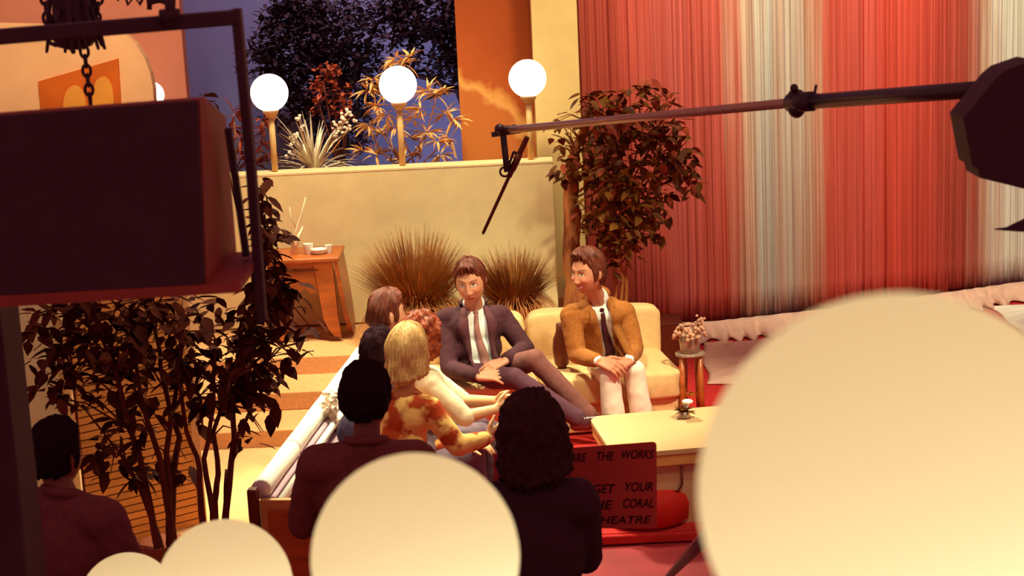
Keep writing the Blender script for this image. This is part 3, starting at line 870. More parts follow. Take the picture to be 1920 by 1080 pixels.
ANG = R(7.0)
SU = V((math.cos(ANG), math.sin(ANG), 0)); SV = V((math.sin(ANG), -math.cos(ANG), 0))   # sofa right, sofa front
SM = Matrix((SU, -SV, V((0, 0, 1)))).transposed()
SQ = PZ(1282, 693, .38)
def S(a, bck, z): return SQ - SU * a - SV * bck + V((0, 0, z - SQ.z))
th = thing('sofa', 'cream two seat sofa with loose cushions under the two suited men', 'sofa', (S(.9, .4, 0).x, S(.9, .4, 0).y, 0))
for k in range(2):
    a0 = .45 + .9 * k
    b = MB(); superbox(b, S(a0, .40, .105), (.88, .74, .19), SM, .12); b.build('base', M['sofa'], th)
    b = MB(); superbox(b, S(a0, .335, .285), (.89, .69, .19), SM, .2, puff=.10, amp=.03, seed=k); b.build('seat_cushion', M['sofa'], th)
    b = MB(); superbox(b, S(a0, .70, .455), (.885, .20, .42), SM, .24, amp=.05, seed=k + 4); b.build('back_cushion', M['sofa'], th)
# dark bottle-shaped cushion edge between the men
b = MB(); c = PZ(1053, 682, .40)
b.lathe((c.x, c.y - .05, .385), [(.02, 0), (.045, .03), (.055, .12), (.05, .19), (.03, .24), (.026, .29), (.01, .295)], 16)
o = b.build('bottle_vase', M['darkwood']); tag(o, 'dark brown bottle on the sofa seat beside the tan jacketed man', 'bottle')

# ---- guest bench with rolled white back rail
A, Bq = P(488, 918, 8.25), P(678, 652, 10.95)
A.z = Bq.z = .5
dB = (Bq - A); LB = dB.length; dB.normalize(); nB = V((dB.y, -dB.x, 0))
MBn = Matrix((nB, dB, V((0, 0, 1)))).transposed()
th = thing('guest_bench', 'long guest bench with white rolled back rail and mauve upholstery along the steps', 'bench', ((A.x + Bq.x) / 2 + .3, (A.y + Bq.y) / 2, 0))
b = MB()
for k in range(4):
    t0, t1 = k / 4, (k + 1) / 4
    p0, p1 = A + dB * (LB * t0 + .012), A + dB * (LB * t1 - .012)
    b.tube([p0, p0 + dB * .01, p0.lerp(p1, .5), p1 - dB * .01, p1], [.046, .052, .049, .052, .046], 14)
    b.tube([p1 - dB * .02, p1 + dB * .025], .044, 14)
b.build('back_rail', M['white'], th)
b = MB(); b.tube([A + nB * .10 + V((0, 0, -.05)), Bq + nB * .10 + V((0, 0, -.05))], .020, 10); b.build('piping', M['white'], th)
b = MB(); b.box((A + Bq) / 2 + nB * .04 + V((0, 0, -.24)), (.07, LB, .42), MBn, bev=.01); b.build('backrest', M['mauve'], th, False)
LS = 1.95
b = MB(); superbox(b, A + dB * (LS / 2) + nB * .34 + V((0, 0, -.185)), (.56, LS, .16), MBn, .14); b.build('seat', M['mauve'], th)
b = MB(); b.box(A + dB * (LS / 2) + nB * .33 + V((0, 0, -.38)), (.5, LS - .04, .23), MBn); b.build('base', M['darkwood'], th, False)
b = MB(); b.box(A - dB * .02 + nB * .30 + V((0, 0, -.265)), (.6, .035, .46), MBn, bev=.008); b.build('end_panel', M['tableedge'], th, False)
b = MB(); b.box(A - dB * .03 + nB * (-.03) + V((0, 0, -.235)), (.05, .06, .52), MBn, bev=.012); b.build('post', M['darkwood'], th, False)
b = MB(); b.box(A - dB * .042 + nB * .30 + V((0, 0, -.265)), (.52, .02, .36), MBn, bev=.004); b.build('inset_panel', M['wood'], th, False)

# white flower spray in a saucer on the bench
p = PZ(624, 804, .40)
th = thing('flower_arrangement', 'white flower spray in a brown saucer on the mauve bench', 'flowers', p)
b = MB(); b.lathe(p, [(.03, .0), (.06, .012), (.075, .035), (.07, .035), (.03, .015)]); b.build('saucer', M['wood'], th)
b = MB()
for k in range(95):
    z = rng.random(); b.ell(p + V((.035 * rng.normal() * (1 - .4 * z), .04 * rng.normal(), .03 + .2 * z)), .012 + .008 * rng.random(), None, 7, 5)
b.build('blossoms', M['blossom'], th)

# ---- coffee table
N0 = PZ(1149, 853, .42)
def T(a, k, z): return N0 + SU * a - SV * k + V((0, 0, z - N0.z))
th = thing('coffee_table', 'cream coffee table with tan edge in front of the sofa beside the huge globe', 'table', (T(.5, .35, 0).x, T(.5, .35, 0).y, 0))
def rrect(w, h, r, n=7, off=0):
    pts = []
    for cx, cy, a0 in ((w - r, r, -90), (w - r, h - r, 0), (r, h - r, 90), (r, r, 180)):
        for k in range(n + 1):
            a = R(a0 + 90 * k / n); pts.append((cx + (r + off) * math.cos(a), cy + (r + off) * math.sin(a)))
    return pts
b = MB(); b.prism([T(x, y, .395) for x, y in rrect(1.0, .74, .10)], (0, 0, .025)); b.build('top', M['table'], th, 'auto')
b = MB(); b.prism([T(x, y, .335) for x, y in rrect(1.0, .74, .10, off=-.006)], (0, 0, .06)); b.build('edge', M['tableedge'], th, 'auto')
b = MB(); b.prism([T(x + .06, y + .035, 0) for x, y in rrect(.88, .66, .10)], (0, 0, .335)); b.build('pedestal', M['table'], th, 'auto')
hp = [T(.26, .10, .31), T(.26, .075, .30)]
b = MB(); x0 = T(.16, .022, .32); x1 = T(.37, .022, .32)
b.tube([x0, x0 + V((0, 0, -.10)), x0 + V((.02, 0, -.135)), x0.lerp(x1, .5) + V((0, 0, -.15)), x1 + V((-.02, 0, -.135)), x1 + V((0, 0, -.10)), x1], .006, 8); b.build('handle', M['darkwood'], th)
# flowers on the table
p = T(.46, .52, .42)
p = PZ(1283, 784, .42)
th = thing('flower_posy', 'small posy with one white bloom on the coffee table', 'flowers', p)
b = MB(); b.lathe(p, [(.02, 0), (.035, .01), (.03, .04), (.028, .04), (.01, .01)]); b.build('vase', M['glass'], th)
b = MB()
for _ in range(26): leaf(b, p + V((0, 0, .035)), rdir(-.1, 1.2), V((rng.random() - .5, .3, 1)), .07, .03)
b.build('greenery', M['leaf_olive'], th, fix=False)
b = MB()
for k in range(9):
    a = k * .7; b.ell(p + V((.02 + .016 * math.cos(a), .016 * math.sin(a), .095)), (.016, .016, .01), None, 8, 6)
b.build('bloom', M['white'], th)

# ---- red pouf
c = P(1212, 905, 9.0)
th = thing('pouf', 'low round red vinyl pouf below the coffee table', 'pouf', (c.x, 9.0, 0))
b = MB(); h = c.z
b.lathe((c.x, 9.0, 0), [(.20, 0), (.235, .03), (.24, h * .55), (.225, h * .8), (.18, h * .95), (.09, h)], 40); b.build('cushion', M['redpouf'], th)
b = MB(); b.lathe((c.x, 9.0, h), [(.02, -.006), (.02, .006), (.008, .01)], 14); b.build('button', M['redpouf'], th)

# ---- side table with glass vase of dried flowers
c = PZ(1294, 661, .47)
th = thing('side_table', 'small brown side table with glass top right of the sofa', 'table', (c.x, c.y, 0))
b = MB(); b.lathe((c.x, c.y, .455), [(.09, 0), (.095, .006), (.095, .012), (.09, .018)], 32); b.build('top', M['glass'], th)
for dx, dy in ((-.055, -.04), (.055, -.04), (-.03, .06), (.05, .06)):
    b = MB(); b.tube([(c.x + dx * 1.15, c.y + dy * 1.15, 0), (c.x + dx, c.y + dy, .457)], .018, 8); b.build('leg', M['wood'], th)
b = MB(); b.box((c.x, c.y, .2), (.11, .02, .02)); b.box((c.x, c.y, .2), (.02, .1, .02)); b.build('stretcher', M['wood'], th, False)
th = thing('flower_vase', 'glass vase of dusty pink dried flowers on the small side table', 'vase', (c.x, c.y, .473))
b = MB(); b.lathe((c.x, c.y, .473), [(.05, 0), (.06, .01), (.066, .07), (.06, .115), (.056, .115), (.062, .07), (.055, .015), (.01, .012)], 28); b.build('glass_bowl', M['glass'], th)
b = MB(); sb = MB()
for k in range(70):
    d = rdir(.15, 1.2); e = V((c.x, c.y, .55)) + V((d.x * .10, d.y * .09, d.z * .115))
    b.ell(e, .009 + .007 * rng.random(), None, 6, 4)
    if k % 3 == 0: sb.tube([(c.x, c.y, .49), e], .002, 4)
for k in range(16): b.ell(V((c.x + .075 + .016 * rng.normal(), c.y, .665 + .016 * rng.normal())), .010, None, 6, 4)
sb.tube([(c.x, c.y, .5), (c.x + .075, c.y, .66)], .003, 4)
b.build('dried_flowers', M['dryflower'], th); sb.build('flower_stems', M['stem'], th)
# low dark block behind it
b = MB(); c2 = P(1238, 640, 12.3); b.box((c2.x - .02, 12.3, .16), (.34, .3, .32), bev=.01)
o = b.build('low_red_plinth', M['darkwood'], None, False); tag(o, 'low dark red plinth on the floor behind the right end of the sofa', 'plinth')

# ================================================================== boom microphone and studio lamp
tip, clamp, end = P(945, 244, 8.3), P(1493, 192, 6.0), P(2050, 152, 4.75)
th = thing('boom_microphone', 'long boom arm with shotgun microphone reaching in from the right over the guests', 'boom microphone', end)
b = MB(); b.tube([P(958, 243, 8.25), clamp], .0175, 14); b.build('inner_tube', M['steel'], th)
b = MB(); b.tube([P(1480, 193.5, 6.05), end], .026, 14); b.build('outer_tube', M['blackm'], th)
b = MB(); b.ell(clamp + V((0, 0, .024)), (.03, .03, .022)); b.ell(clamp + V((0, 0, -.02)), (.03, .034, .034)); b.ell(clamp + V((-.01, -.02, .05)), (.014, .014, .016))
dd = (end - clamp).normalized(); b.tube([clamp - dd * .03, clamp + dd * .09], .034, 14); b.tube([clamp + dd * .1, clamp + dd * .1 + V((.01, 0, .055))], .005, 6)
b.build('clamp', M['blackm'], th)
b = MB(); b.box(tip, (.09, .05, .04), bev=.008); b.tube([tip + V((-.06, 0, -.02)), tip + V((.08, 0, -.005))], .013, 8); b.ell(tip + V((-.02, -.02, .01)), .024); b.ell(tip + V((.05, -.02, .008)), .02); b.build('swivel_head', M['blackm'], th)
v0 = P(951, 322, 8.3)
b = MB(); bar(b, tip + V((-.005, 0, -.02)), v0, .03, .03); bar(b, tip + V((.0, -.02, -.08)), v0 + V((0, -.02, .03)), .036, .014); b.build('cradle_arm', M['blackm'], th)
b = MB(); pts = [v0 + V((-.012 + .022 * math.cos(a), 0, .0 + .022 * math.sin(a))) for a in np.linspace(.5, 5.2, 12)]; b.tube(pts, .006, 6); bar(b, P(963, 285, 8.3), P(950, 322, 8.3), .012, .012); bar(b, P(962, 284, 8.3), P(976, 291, 8.3), .012, .012); b.build('cable_loop', M['blackm'], th)
b = MB(); m0, m1 = P(989, 256, 8.3), P(905, 439, 8.3)
b.tube([m0, m0.lerp(m1, .02), m0.lerp(m1, .40), m0.lerp(m1, .42), m0.lerp(m1, .98), m1], [.010, .013, .013, .0085, .008, .005], 12)
b.tube([m0.lerp(m1, .18), m0.lerp(m1, .34)], .017, 12); b.build('shotgun_microphone', M['darkwood'], th)

Yh = 4.6
th = thing('studio_floodlight', 'black octagonal studio floodlight jutting in at the right edge beside the boom', 'studio light', (P(2010, 300, Yh).x, Yh, -.06))
op = [(1806, 222), (1868, 146), (1886, 131), (1935, 114), (2010, 125), (2060, 190), (2060, 290), (2000, 350), (1920, 354), (1838, 334), (1834, 318), (1823, 312)]
op3 = [P(x, y, Yh) for x, y in op]
cc = sum(op3, V()) / len(op3)
b = MB(); n = len(op3)
for sc_, dy in ((1.0, 0), (1.0, .14), (.7, .30), (.4, .36)):
    for p in op3: b.v.append(tuple(cc + (p - cc) * sc_ + V((0, dy, 0))))
b.f = [tuple(range(n - 1, -1, -1)), tuple(range(3 * n, 4 * n))]
for k in range(3):
    for i in range(n):
        a = k * n + i; d = k * n + (i + 1) % n; b.f.append((a, d, d + n, a + n))
b.build('housing', M['black'], th, False)
b = MB(); fl = [P(x, y, Yh - .06) for x, y in ((1866, 431), (1890, 428), (1990, 380), (1990, 440), (1890, 433))]
b.prism(fl, (0, .018, 0)); b.build('barn_door', M['black'], th, False)
pp = P(2010, 330, Yh + .1)
b = MB(); b.tube([(pp.x, pp.y, -.06), (pp.x, pp.y, pp.z)], .025, 12); b.lathe((pp.x, pp.y, -.06), [(.3, 0), (.3, .03), (.04, .06)], 24); b.tube([P(1985, 408, Yh - .05), (pp.x, pp.y, P(1985, 408, Yh).z)], .014, 8); b.build('stand', M['blackm'], th)

# dark tripod leg near the lower edge
th = thing('tripod_stand', 'black equipment tripod leg on the crimson floor beside the huge globe', 'tripod', (P(1430, 1100, 7.3).x, 7.3, -.06))
apx = P(1420, 905, 7.3)
for px, py, dy in ((1240, 1092, -.1), (1530, 1180, -.3), (1440, 1040, .35)):
    e = P(px, py, 7.3 + dy) if px != 1240 else PZ(1236, 1100, -.05)
    e.z = -.05
    b = MB(); b.tube([apx, apx.lerp(e, .45), apx.lerp(e, .55), e], [.022, .03, .035, .012], 8); b.build('leg', M['blackm'], th)
b = MB(); b.tube([apx + V((0, 0, -.2)), apx + V((0, 0, .05))], .03, 10); b.build('centre_column', M['blackm'], th)

# ---- cue card
k00, k10, k11, k01 = P(925, 993, 6.42), P(1232, 990, 6.42), P(1231, 829, 6.42), P(925, 851, 6.42)
th = thing('cue_card', 'maroon cue card with black handwritten lines held in front of the big haired crew member', 'cue card', (k00 + k11) / 2)
cx = (k10 - k00).normalized(); cy = (k11 - k10).normalized()
poly = [k00, k10, k11 - cy * .012, k11 - cx * .004 - cy * .003, k11 - cx * .014, k01]
b = MB(); b.prism(poly, (0, .006, 0)); b.build('board', M['card'], th, False)
def text(s, px, py, hpx, wpx, parent, m):
    fc = bpy.data.curves.new('t', 'FONT'); fc.body = s; fc.size = 1; fc.shear = .25; fc.offset = .012
    o = bpy.data.objects.new('t', fc); col.objects.link(o)
    me = bpy.data.meshes.new_from_object(o.evaluated_get(bpy.context.evaluated_depsgraph_get()))
    bpy.data.objects.remove(o)
    xs = [v.co.x for v in me.vertices]; ys = [v.co.y for v in me.vertices]
    p0 = P(px, py, 6.42); sc_ = 1 / (F / (6.42 * .978 + 2.2 * .208))
    for v in me.vertices:
        a = (v.co.x - min(xs)) / (max(xs) - min(xs)) * wpx * sc_; c_ = (v.co.y - min(ys)) / (max(ys) - min(ys)) * hpx * sc_
        q_ = p0 + cx * a + cy * c_; v.co = q_ + V((0, -.0025, 0))
    ob = link('lettering', me, m, parent, False)
    return ob
for s, px, py, h, wd in (('ARE', 1068, 866, 17, 32), ('THE', 1119, 863, 17, 33), ('WORKS', 1166, 860, 17, 60), ('CITY', 1030, 893, 17, 48), ('NOW', 1030, 929, 18, 56), ('GET', 1112, 925, 18, 42), ('YOUR', 1172, 921, 18, 52),
                         ('THE', 1098, 955, 18, 52), ('CORAL', 1168, 952, 18, 58), ('THEATRE', 1112, 982, 15, 110)):
    text(s, px, py, h, wd, th, M['ink'])
# ================================================================== people
M['hair_brown'] = mat('brown_hair', (118, 48, 24), .5, .3, 40, .6, 120, spec=.3, stretch=(3, 3, .6), c2=(60, 24, 18))
M['hair_auburn'] = mat('auburn_hair', (160, 66, 26), .55, .35, 40, .6, 90, spec=.4, c2=(110, 38, 18))
M['hair_blonde'] = mat('blonde_hair', (240, 196, 124), .45, .14, 30, .5, 120, spec=.4, stretch=(3, 3, .5), c2=(206, 140, 76))
M['hair_black'] = mat('black_hair', (46, 22, 28), .85, .2, 40, .4, 120, spec=.06)
M['hair_dark'] = mat('dark_brown_curls', (64, 24, 20), .7, .3, 50, .6, 120, spec=.2)
M['lapel_plum'] = mat('plum_lapel', (92, 46, 52), .9, .1, 30, .2, 240)
M['suit_plum'] = mat('dark_plum_suit', (68, 30, 38), .9, .14, 30, .3, 240)
M['trouser_plum'] = mat('dark_mauve_trousers', (84, 44, 56), .9, .14, 30, .3, 240)
M['trouser_brown'] = mat('taupe_trousers', (128, 76, 68), .9, .12, 30, .3, 240)
M['suit_tan'] = mat('tan_tweed_jacket', (172, 100, 44), .95, .16, 60, .5, 300)
M['trouser_white'] = mat('off_white_trousers', (246, 228, 204), .9, .05, 20, .2, 240)
M['shirt_white'] = mat('white_shirt_cotton', (246, 238, 230), .85, .04, 20, .2, 200)
M['tie_rose'] = mat('dusty_rose_tie', (168, 110, 100), .6, .12, 60, 0)
M['tie_maroon'] = mat('dark_maroon_tie', (82, 24, 34), .6, .12, 60, 0)
M['shoe'] = mat('polished_dark_shoe', (80, 34, 34), .2, .1, 8, 0, spec=.7)
M['suit_black'] = mat('black_suit_cloth', (70, 36, 46), .9, .15, 30, .2, 200)
M['suit_maroon'] = mat('dark_maroon_jacket', (122, 60, 62), .9, .15, 30, .3, 200)
M['suit_brown'] = mat('dark_brown_suit', (128, 64, 60), .9, .15, 30, .3, 200)
M['suit_navy'] = mat('navy_blazer', (52, 34, 58), .9, .15, 30, .2, 200)
M['cream_tee'] = mat('cream_tee_shirt', (250, 232, 190), .9, .05, 20, .2, 200)
M['jeans'] = mat('grey_blue_denim', (120, 96, 110), .9, .15, 40, .3, 200)
M['floral'] = mat('orange_floral_blouse', (236, 178, 100), .9, .3, 9, .2, 100, c2=(186, 66, 26))
for k_, p_ in zip(M['floral'].node_tree.nodes['Color Ramp'].color_ramp.elements, (.44, .54)): k_.position = p_
M['skin'] = mat_attr('warm_skin', .5, .35)
M['eyewhite'] = M['white']

def prof_interp(tab, x):
    return float(np.interp(x, [t[0] for t in tab], [t[1] for t in tab]))

def head_mesh(b, H, Hm, nu=72, nv=56, sex='m', smile=0.0):
    th = np.linspace(0.02, math.pi - .02, nv + 1)[:, None]; ph = np.linspace(0, 2 * math.pi, nu, endpoint=False)[None, :]
    dx = np.sin(th) * np.sin(ph); dy = np.sin(th) * np.cos(ph); dz = np.cos(th) + 0 * ph
    x = .078 * dx; z = .117 * dz
    y = np.where(dy > 0, .088 * np.abs(dy) ** .86, -.098 * np.abs(dy))
    def S_(a, c, v):
        t = np.clip((v - a) / (c - a), 0, 1); return t * t * (3 - 2 * t)
    s = S_(-.01, -.115, z)
    jw = .11 if sex == 'm' else .34
    x = x * (1 - jw * s)
    y = np.where(y < 0, y * (1 - .55 * S_(-.02, -.105, z)), y * (1 + .10 * s))
    w = S_(.1, .5, dy)
    g = lambda cx, cz, sx_, sz: np.exp(-((x - cx) / sx_) ** 2 - ((z - cz) / sz) ** 2)
    ad = 0
    rid = np.interp(z, [-.050, -.040, -.030, 0, .022, .034], [0, .010, .023, .013, .004, 0])
    ad = ad + rid * np.exp(-(x / (.0095 + .006 * np.exp(-((z + .033) / .012) ** 2))) ** 2)
    ad = ad + .008 * (g(.014, -.036, .007, .008) + g(-.014, -.036, .007, .008))
    ad = ad - .012 * (g(.031, .012, .015, .013) + g(-.031, .012, .015, .013))
    ad = ad + .006 * (g(.031, .012, .011, .008) + g(-.031, .012, .011, .008))
    ad = ad + .0055 * (g(.028, .036, .022, .008) + g(-.028, .036, .022, .008))
    ck = .006 + .006 * smile
    ad = ad + ck * (g(.044, -.022, .018, .018) + g(-.044, -.022, .018, .018))
    ad = ad + .009 * g(0, -.059, .019, .006) + .008 * g(0, -.073, .016, .006) - .006 * g(0, -.066, .024, .003)
    ad = ad - .004 * g(0, -.083, .018, .006) + .010 * g(0, -.102, .02, .014)
    y = y + w * ad
    P3 = np.stack([x, y, z], -1).reshape(-1, 3)
    vs = [H + Hm @ V(p) for p in P3]
    top = H + Hm @ V((0, 0, .1175)); bot = H + Hm @ V((0, .01, -.1175))
    n = len(vs); vs += [top, bot]
    fs = []
    for j in range(nv):
        for i in range(nu):
            a = j * nu + i; d = j * nu + (i + 1) % nu
            fs.append((a, a + nu, d + nu, d))
    for i in range(nu):
        fs.append((n, i, (i + 1) % nu)); fs.append((n + 1, nv * nu + (i + 1) % nu, nv * nu + i))
    b.add(vs, fs)
    for sgn in (-1, 1):
        ear = Hm @ Matrix.Rotation(sgn * R(22), 3, 'Z')
        b.ell(H + Hm @ V((sgn * .077, -.012, -.004)), (.010, .020, .033), ear, 12, 10)

def tint_skin(me, H, Hm, skin, smile=0.0, lip=(190, 84, 70), brow=(92, 40, 26)):
    n = len(me.vertices); co = np.empty(n * 3); me.vertices.foreach_get('co', co); co = co.reshape(-1, 3)
    A_ = np.array(Hm); hs2 = (A_[:, 0] ** 2).sum(); L_ = (co - np.array(H)) @ A_ / hs2
    x, y, z = L_[:, 0], L_[:, 1], L_[:, 2]
    c = np.tile(np.array(lin(skin)), (n, 1))
    face = (y > .03) & (np.abs(z) < .13) & (np.abs(x) < .08) & (y < .14)
    def blend(mask, colr, k=1.0):
        m_ = (np.clip(mask, 0, 1) * face * k)[:, None]
        c[:] = c * (1 - m_) + np.array(lin(colr)) * m_
    ax = np.abs(x)
    def soft(d, w): return 1 / (1 + np.exp(np.clip(d / w, -30, 30)))
    blend(np.exp(-((ax - .045) / .022) ** 2 - ((z + .025) / .022) ** 2), (220, 112, 84), .35)
    zb = .034 + .006 * np.sin(np.clip((ax - .012) / .042, 0, 1) * math.pi * .8)
    blend(soft(np.abs(z - zb) - .004, .0012) * soft(np.abs(ax - .033) - .021, .002), brow, .85)
    e = ((ax - .032) / .0165) ** 2 + ((z - .012) / (.0075 - .002 * smile)) ** 2
    blend(soft((e - 1.9) * .01, .002), (128, 62, 44), .7)
    blend(soft((e - 1) * .01, .0015), (246, 226, 206))
    ir = np.hypot(ax - .031, z - .0125)
    blend(soft(ir - .0058, .0009) * (e < 1.3), (48, 22, 18))
    zl = .0185
    blend(soft(np.abs(z - zl + 3.0 * (ax - .031) ** 2 * 8) - .0015, .0008) * soft(np.abs(ax - .031) - .016, .001), (74, 32, 24), .9)
    zc = -.0655 + smile * 14 * ax ** 2
    half = .023 + .010 * smile
    blend(soft(np.abs(z - zc) - (.0085 + .002 * smile), .0012) * soft(ax - half, .0015), lip, .85)
    if smile > 0:
        blend(soft(np.abs(z - zc) - .0042, .0008) * soft(ax - half * .82, .0015), (246, 230, 210))
    else:
        blend(soft(np.abs(z - zc) - .0012, .0007) * soft(ax - half, .0015), (110, 44, 38), .9)
    blend(np.exp(-((ax - .008) / .004) ** 2 - ((z + .043) / .003) ** 2), (120, 54, 40), .7)
    at = me.color_attributes.new('tint', 'FLOAT_COLOR', 'POINT')
    at.data.foreach_set('color', np.concatenate([c, np.ones((n, 1))], 1).ravel())

MEN = [(0, 42), (30, 47), (50, 56), (62, 64), (70, 76), (77, 104), (88, 104), (96, 96), (108, 114), (140, 119), (180, 120)]
def hair_shell(H, Hm, ends, thick=.018, top=.012, drop=None, grooves=46, gamp=.004, curl=0.0, cfreq=28, sweep=0.0, na=128, nt=44, seed=1.0, flare=0.0, bang=0.0, jag=9.0, lump=.010):
    """one closed hair mesh: follows the skull from the crown, then falls by drop(az)"""
    outer, inner = [], []
    for j in range(nt + 1):
        t = j / nt
        for i in range(na):
            az = 2 * math.pi * i / na; dg = abs((math.degrees(az) + 180) % 360 - 180)
            te = R(prof_interp(ends, dg) + jag * (noise.noise((math.cos(az) * 6 + seed, math.sin(az) * 6, seed)) + .7 * noise.noise((math.cos(az) * 15, math.sin(az) * 15, seed)))); dr = prof_interp(drop, dg) if drop else 0.0
            if dr > 0:
                k = min(t / .5, 1); th = te * k; fall = max(0, (t - .5) / .5) * dr
            else:
                th = te * t; fall = 0
            ct, s_ = math.cos(th), math.sin(th)
            yy = math.cos(az)
            bx = .078 * s_ * math.sin(az); by = (.092 if yy > 0 else .100) * s_ * yy; bz = .119 * ct
            if fall == 0 and th > R(100):
                k2 = (th - R(100)) / R(40); bx *= 1 + .06 * k2
            nrm = V((bx / .078 ** 2, by / .096 ** 2, bz / .119 ** 2)).normalized()
            edge = 1 - .72 * sm(.82, 1, t) if not dr else 1 - .6 * sm(.9, 1, t)
            th_ = (thick + top * max(0, ct)) * edge * (.25 + .75 * sm(0, .12, t) if False else 1)
            if dg < 50: th_ += bang * sm(50, 10, dg) * sm(.4, .9, t)
            g = math.sin(grooves * az + sweep * t * 6 + 2.2 * noise.noise((math.cos(az) * 3, math.sin(az) * 3, t * 2 + seed)))
            th_ *= 1 - .55 * sm(35, 65, dg) * sm(125, 100, dg) * (0 if dr else 1) * sm(.3, .85, t)
            th_ += gamp * g * sm(0, .3, t) + lump * noise.noise((math.cos(az) * 2.6 + seed, math.sin(az) * 2.6, t * 3)) + lump * .5 * noise.noise((math.cos(az) * 7 + seed, math.sin(az) * 7, t * 4))
            p = V((bx, by, bz)) + nrm * th_
            q_ = V((bx, by, bz)) - nrm * .006
            if fall > 0:
                f2 = fall / max(dr, 1e-3)
                sc_ = 1 + flare * f2
                p = V((p.x * sc_, p.y * sc_ - (.01 * f2 if yy < 0 else 0), p.z - fall)); q_ = V((q_.x * sc_, q_.y * sc_, q_.z - fall))
            if curl:
                w_ = p * cfreq + V((seed, 0, 0))
                p += nrm * (curl * (noise.noise(w_) + .6 * noise.noise(w_ * 2.1)))
            outer.append(H + Hm @ p); inner.append(H + Hm @ q_)
    b = MB(); n = (nt + 1) * na
    b.v = [tuple(v) for v in outer + inner]
    for j in range(nt):
        for i in range(na):
            a = j * na + i; d = j * na + (i + 1) % na
            b.f.append((a, a + na, d + na, d)); b.f.append((n + a, n + d, n + d + na, n + a + na))
    for i in range(na):
        a = nt * na + i; d = nt * na + (i + 1) % na
        b.f.append((a, n + a, n + d, d))
    b.f.append(tuple(range(na))); b.f.append(tuple(range(n + na - 1, n - 1, -1)))
    return b

def hand(b, w, d, n, side, curl=(.5, .6, .7, .8), sc=1.0, thumb=.5, spread=.10):
    """w wrist, d pointing direction, n palm normal, side +1 right / -1 left"""
    w = V(w); d = V(d).normalized(); n = V(n); n = (n - d * n.dot(d)).normalized()
    t = d.cross(n) * side                                   # towards the thumb
    offs = (.030, .010, -.010, -.028); lens = (.072, .080, .075, .060)
    for k in range(4):
        kn = w + d * ((.088 - .004 * abs(k - 1)) * sc) + t * (offs[k] * sc)
        b.cap(w + t * (offs[k] * .55 * sc) + d * .005, kn, .0155 * sc, .0125 * sc, 10, 3)
        f = (d + t * (spread * (1.5 - k) * .8)).normalized(); p = kn; L_ = lens[k] * sc; a = curl[k]
        for q_, fr_ in enumerate((.45, .31, .24)):
            an = a * (.8, 1.0, .7)[q_]
            f = (f * math.cos(an) + n * math.sin(an)).normalized()
            e = p + f * (L_ * fr_); b.cap(p, e, (.0098 - .0009 * q_) * sc, (.0090 - .0009 * q_) * sc, 9, 3); p = e
    p = w + t * (.020 * sc) + d * .02 * sc + n * .006
    e = p + (t * .75 + d * .6 + n * .35 * thumb).normalized() * .045 * sc; b.cap(p, e, .0145 * sc, .0115 * sc, 10, 3)
    f = (t * .35 + d * .85 + n * .5 * thumb).normalized(); e2 = e + f * .030 * sc; b.cap(e, e2, .0112 * sc, .0100 * sc, 9, 3)
    e3 = e2 + (f + n * .3 * thumb).normalized() * .024 * sc; b.cap(e2, e3, .0098 * sc, .0082 * sc, 9, 3)

def ruffle(me, amp, f, seed):
    n = len(me.vertices)
    co = np.empty(n * 3); me.vertices.foreach_get('co', co); co = co.reshape(-1, 3)
    nm = np.array([tuple(q.vector) for q in me.vertex_normals])
    dv = np.array([noise.noise(V(p) * f + V((seed, 0, 0))) + .5 * noise.noise(V(p) * f * 2.3 + V((0, seed, 0))) for p in co])
    me.vertices.foreach_set('co', (co + nm * (amp * dv)[:, None]).ravel()); me.update()

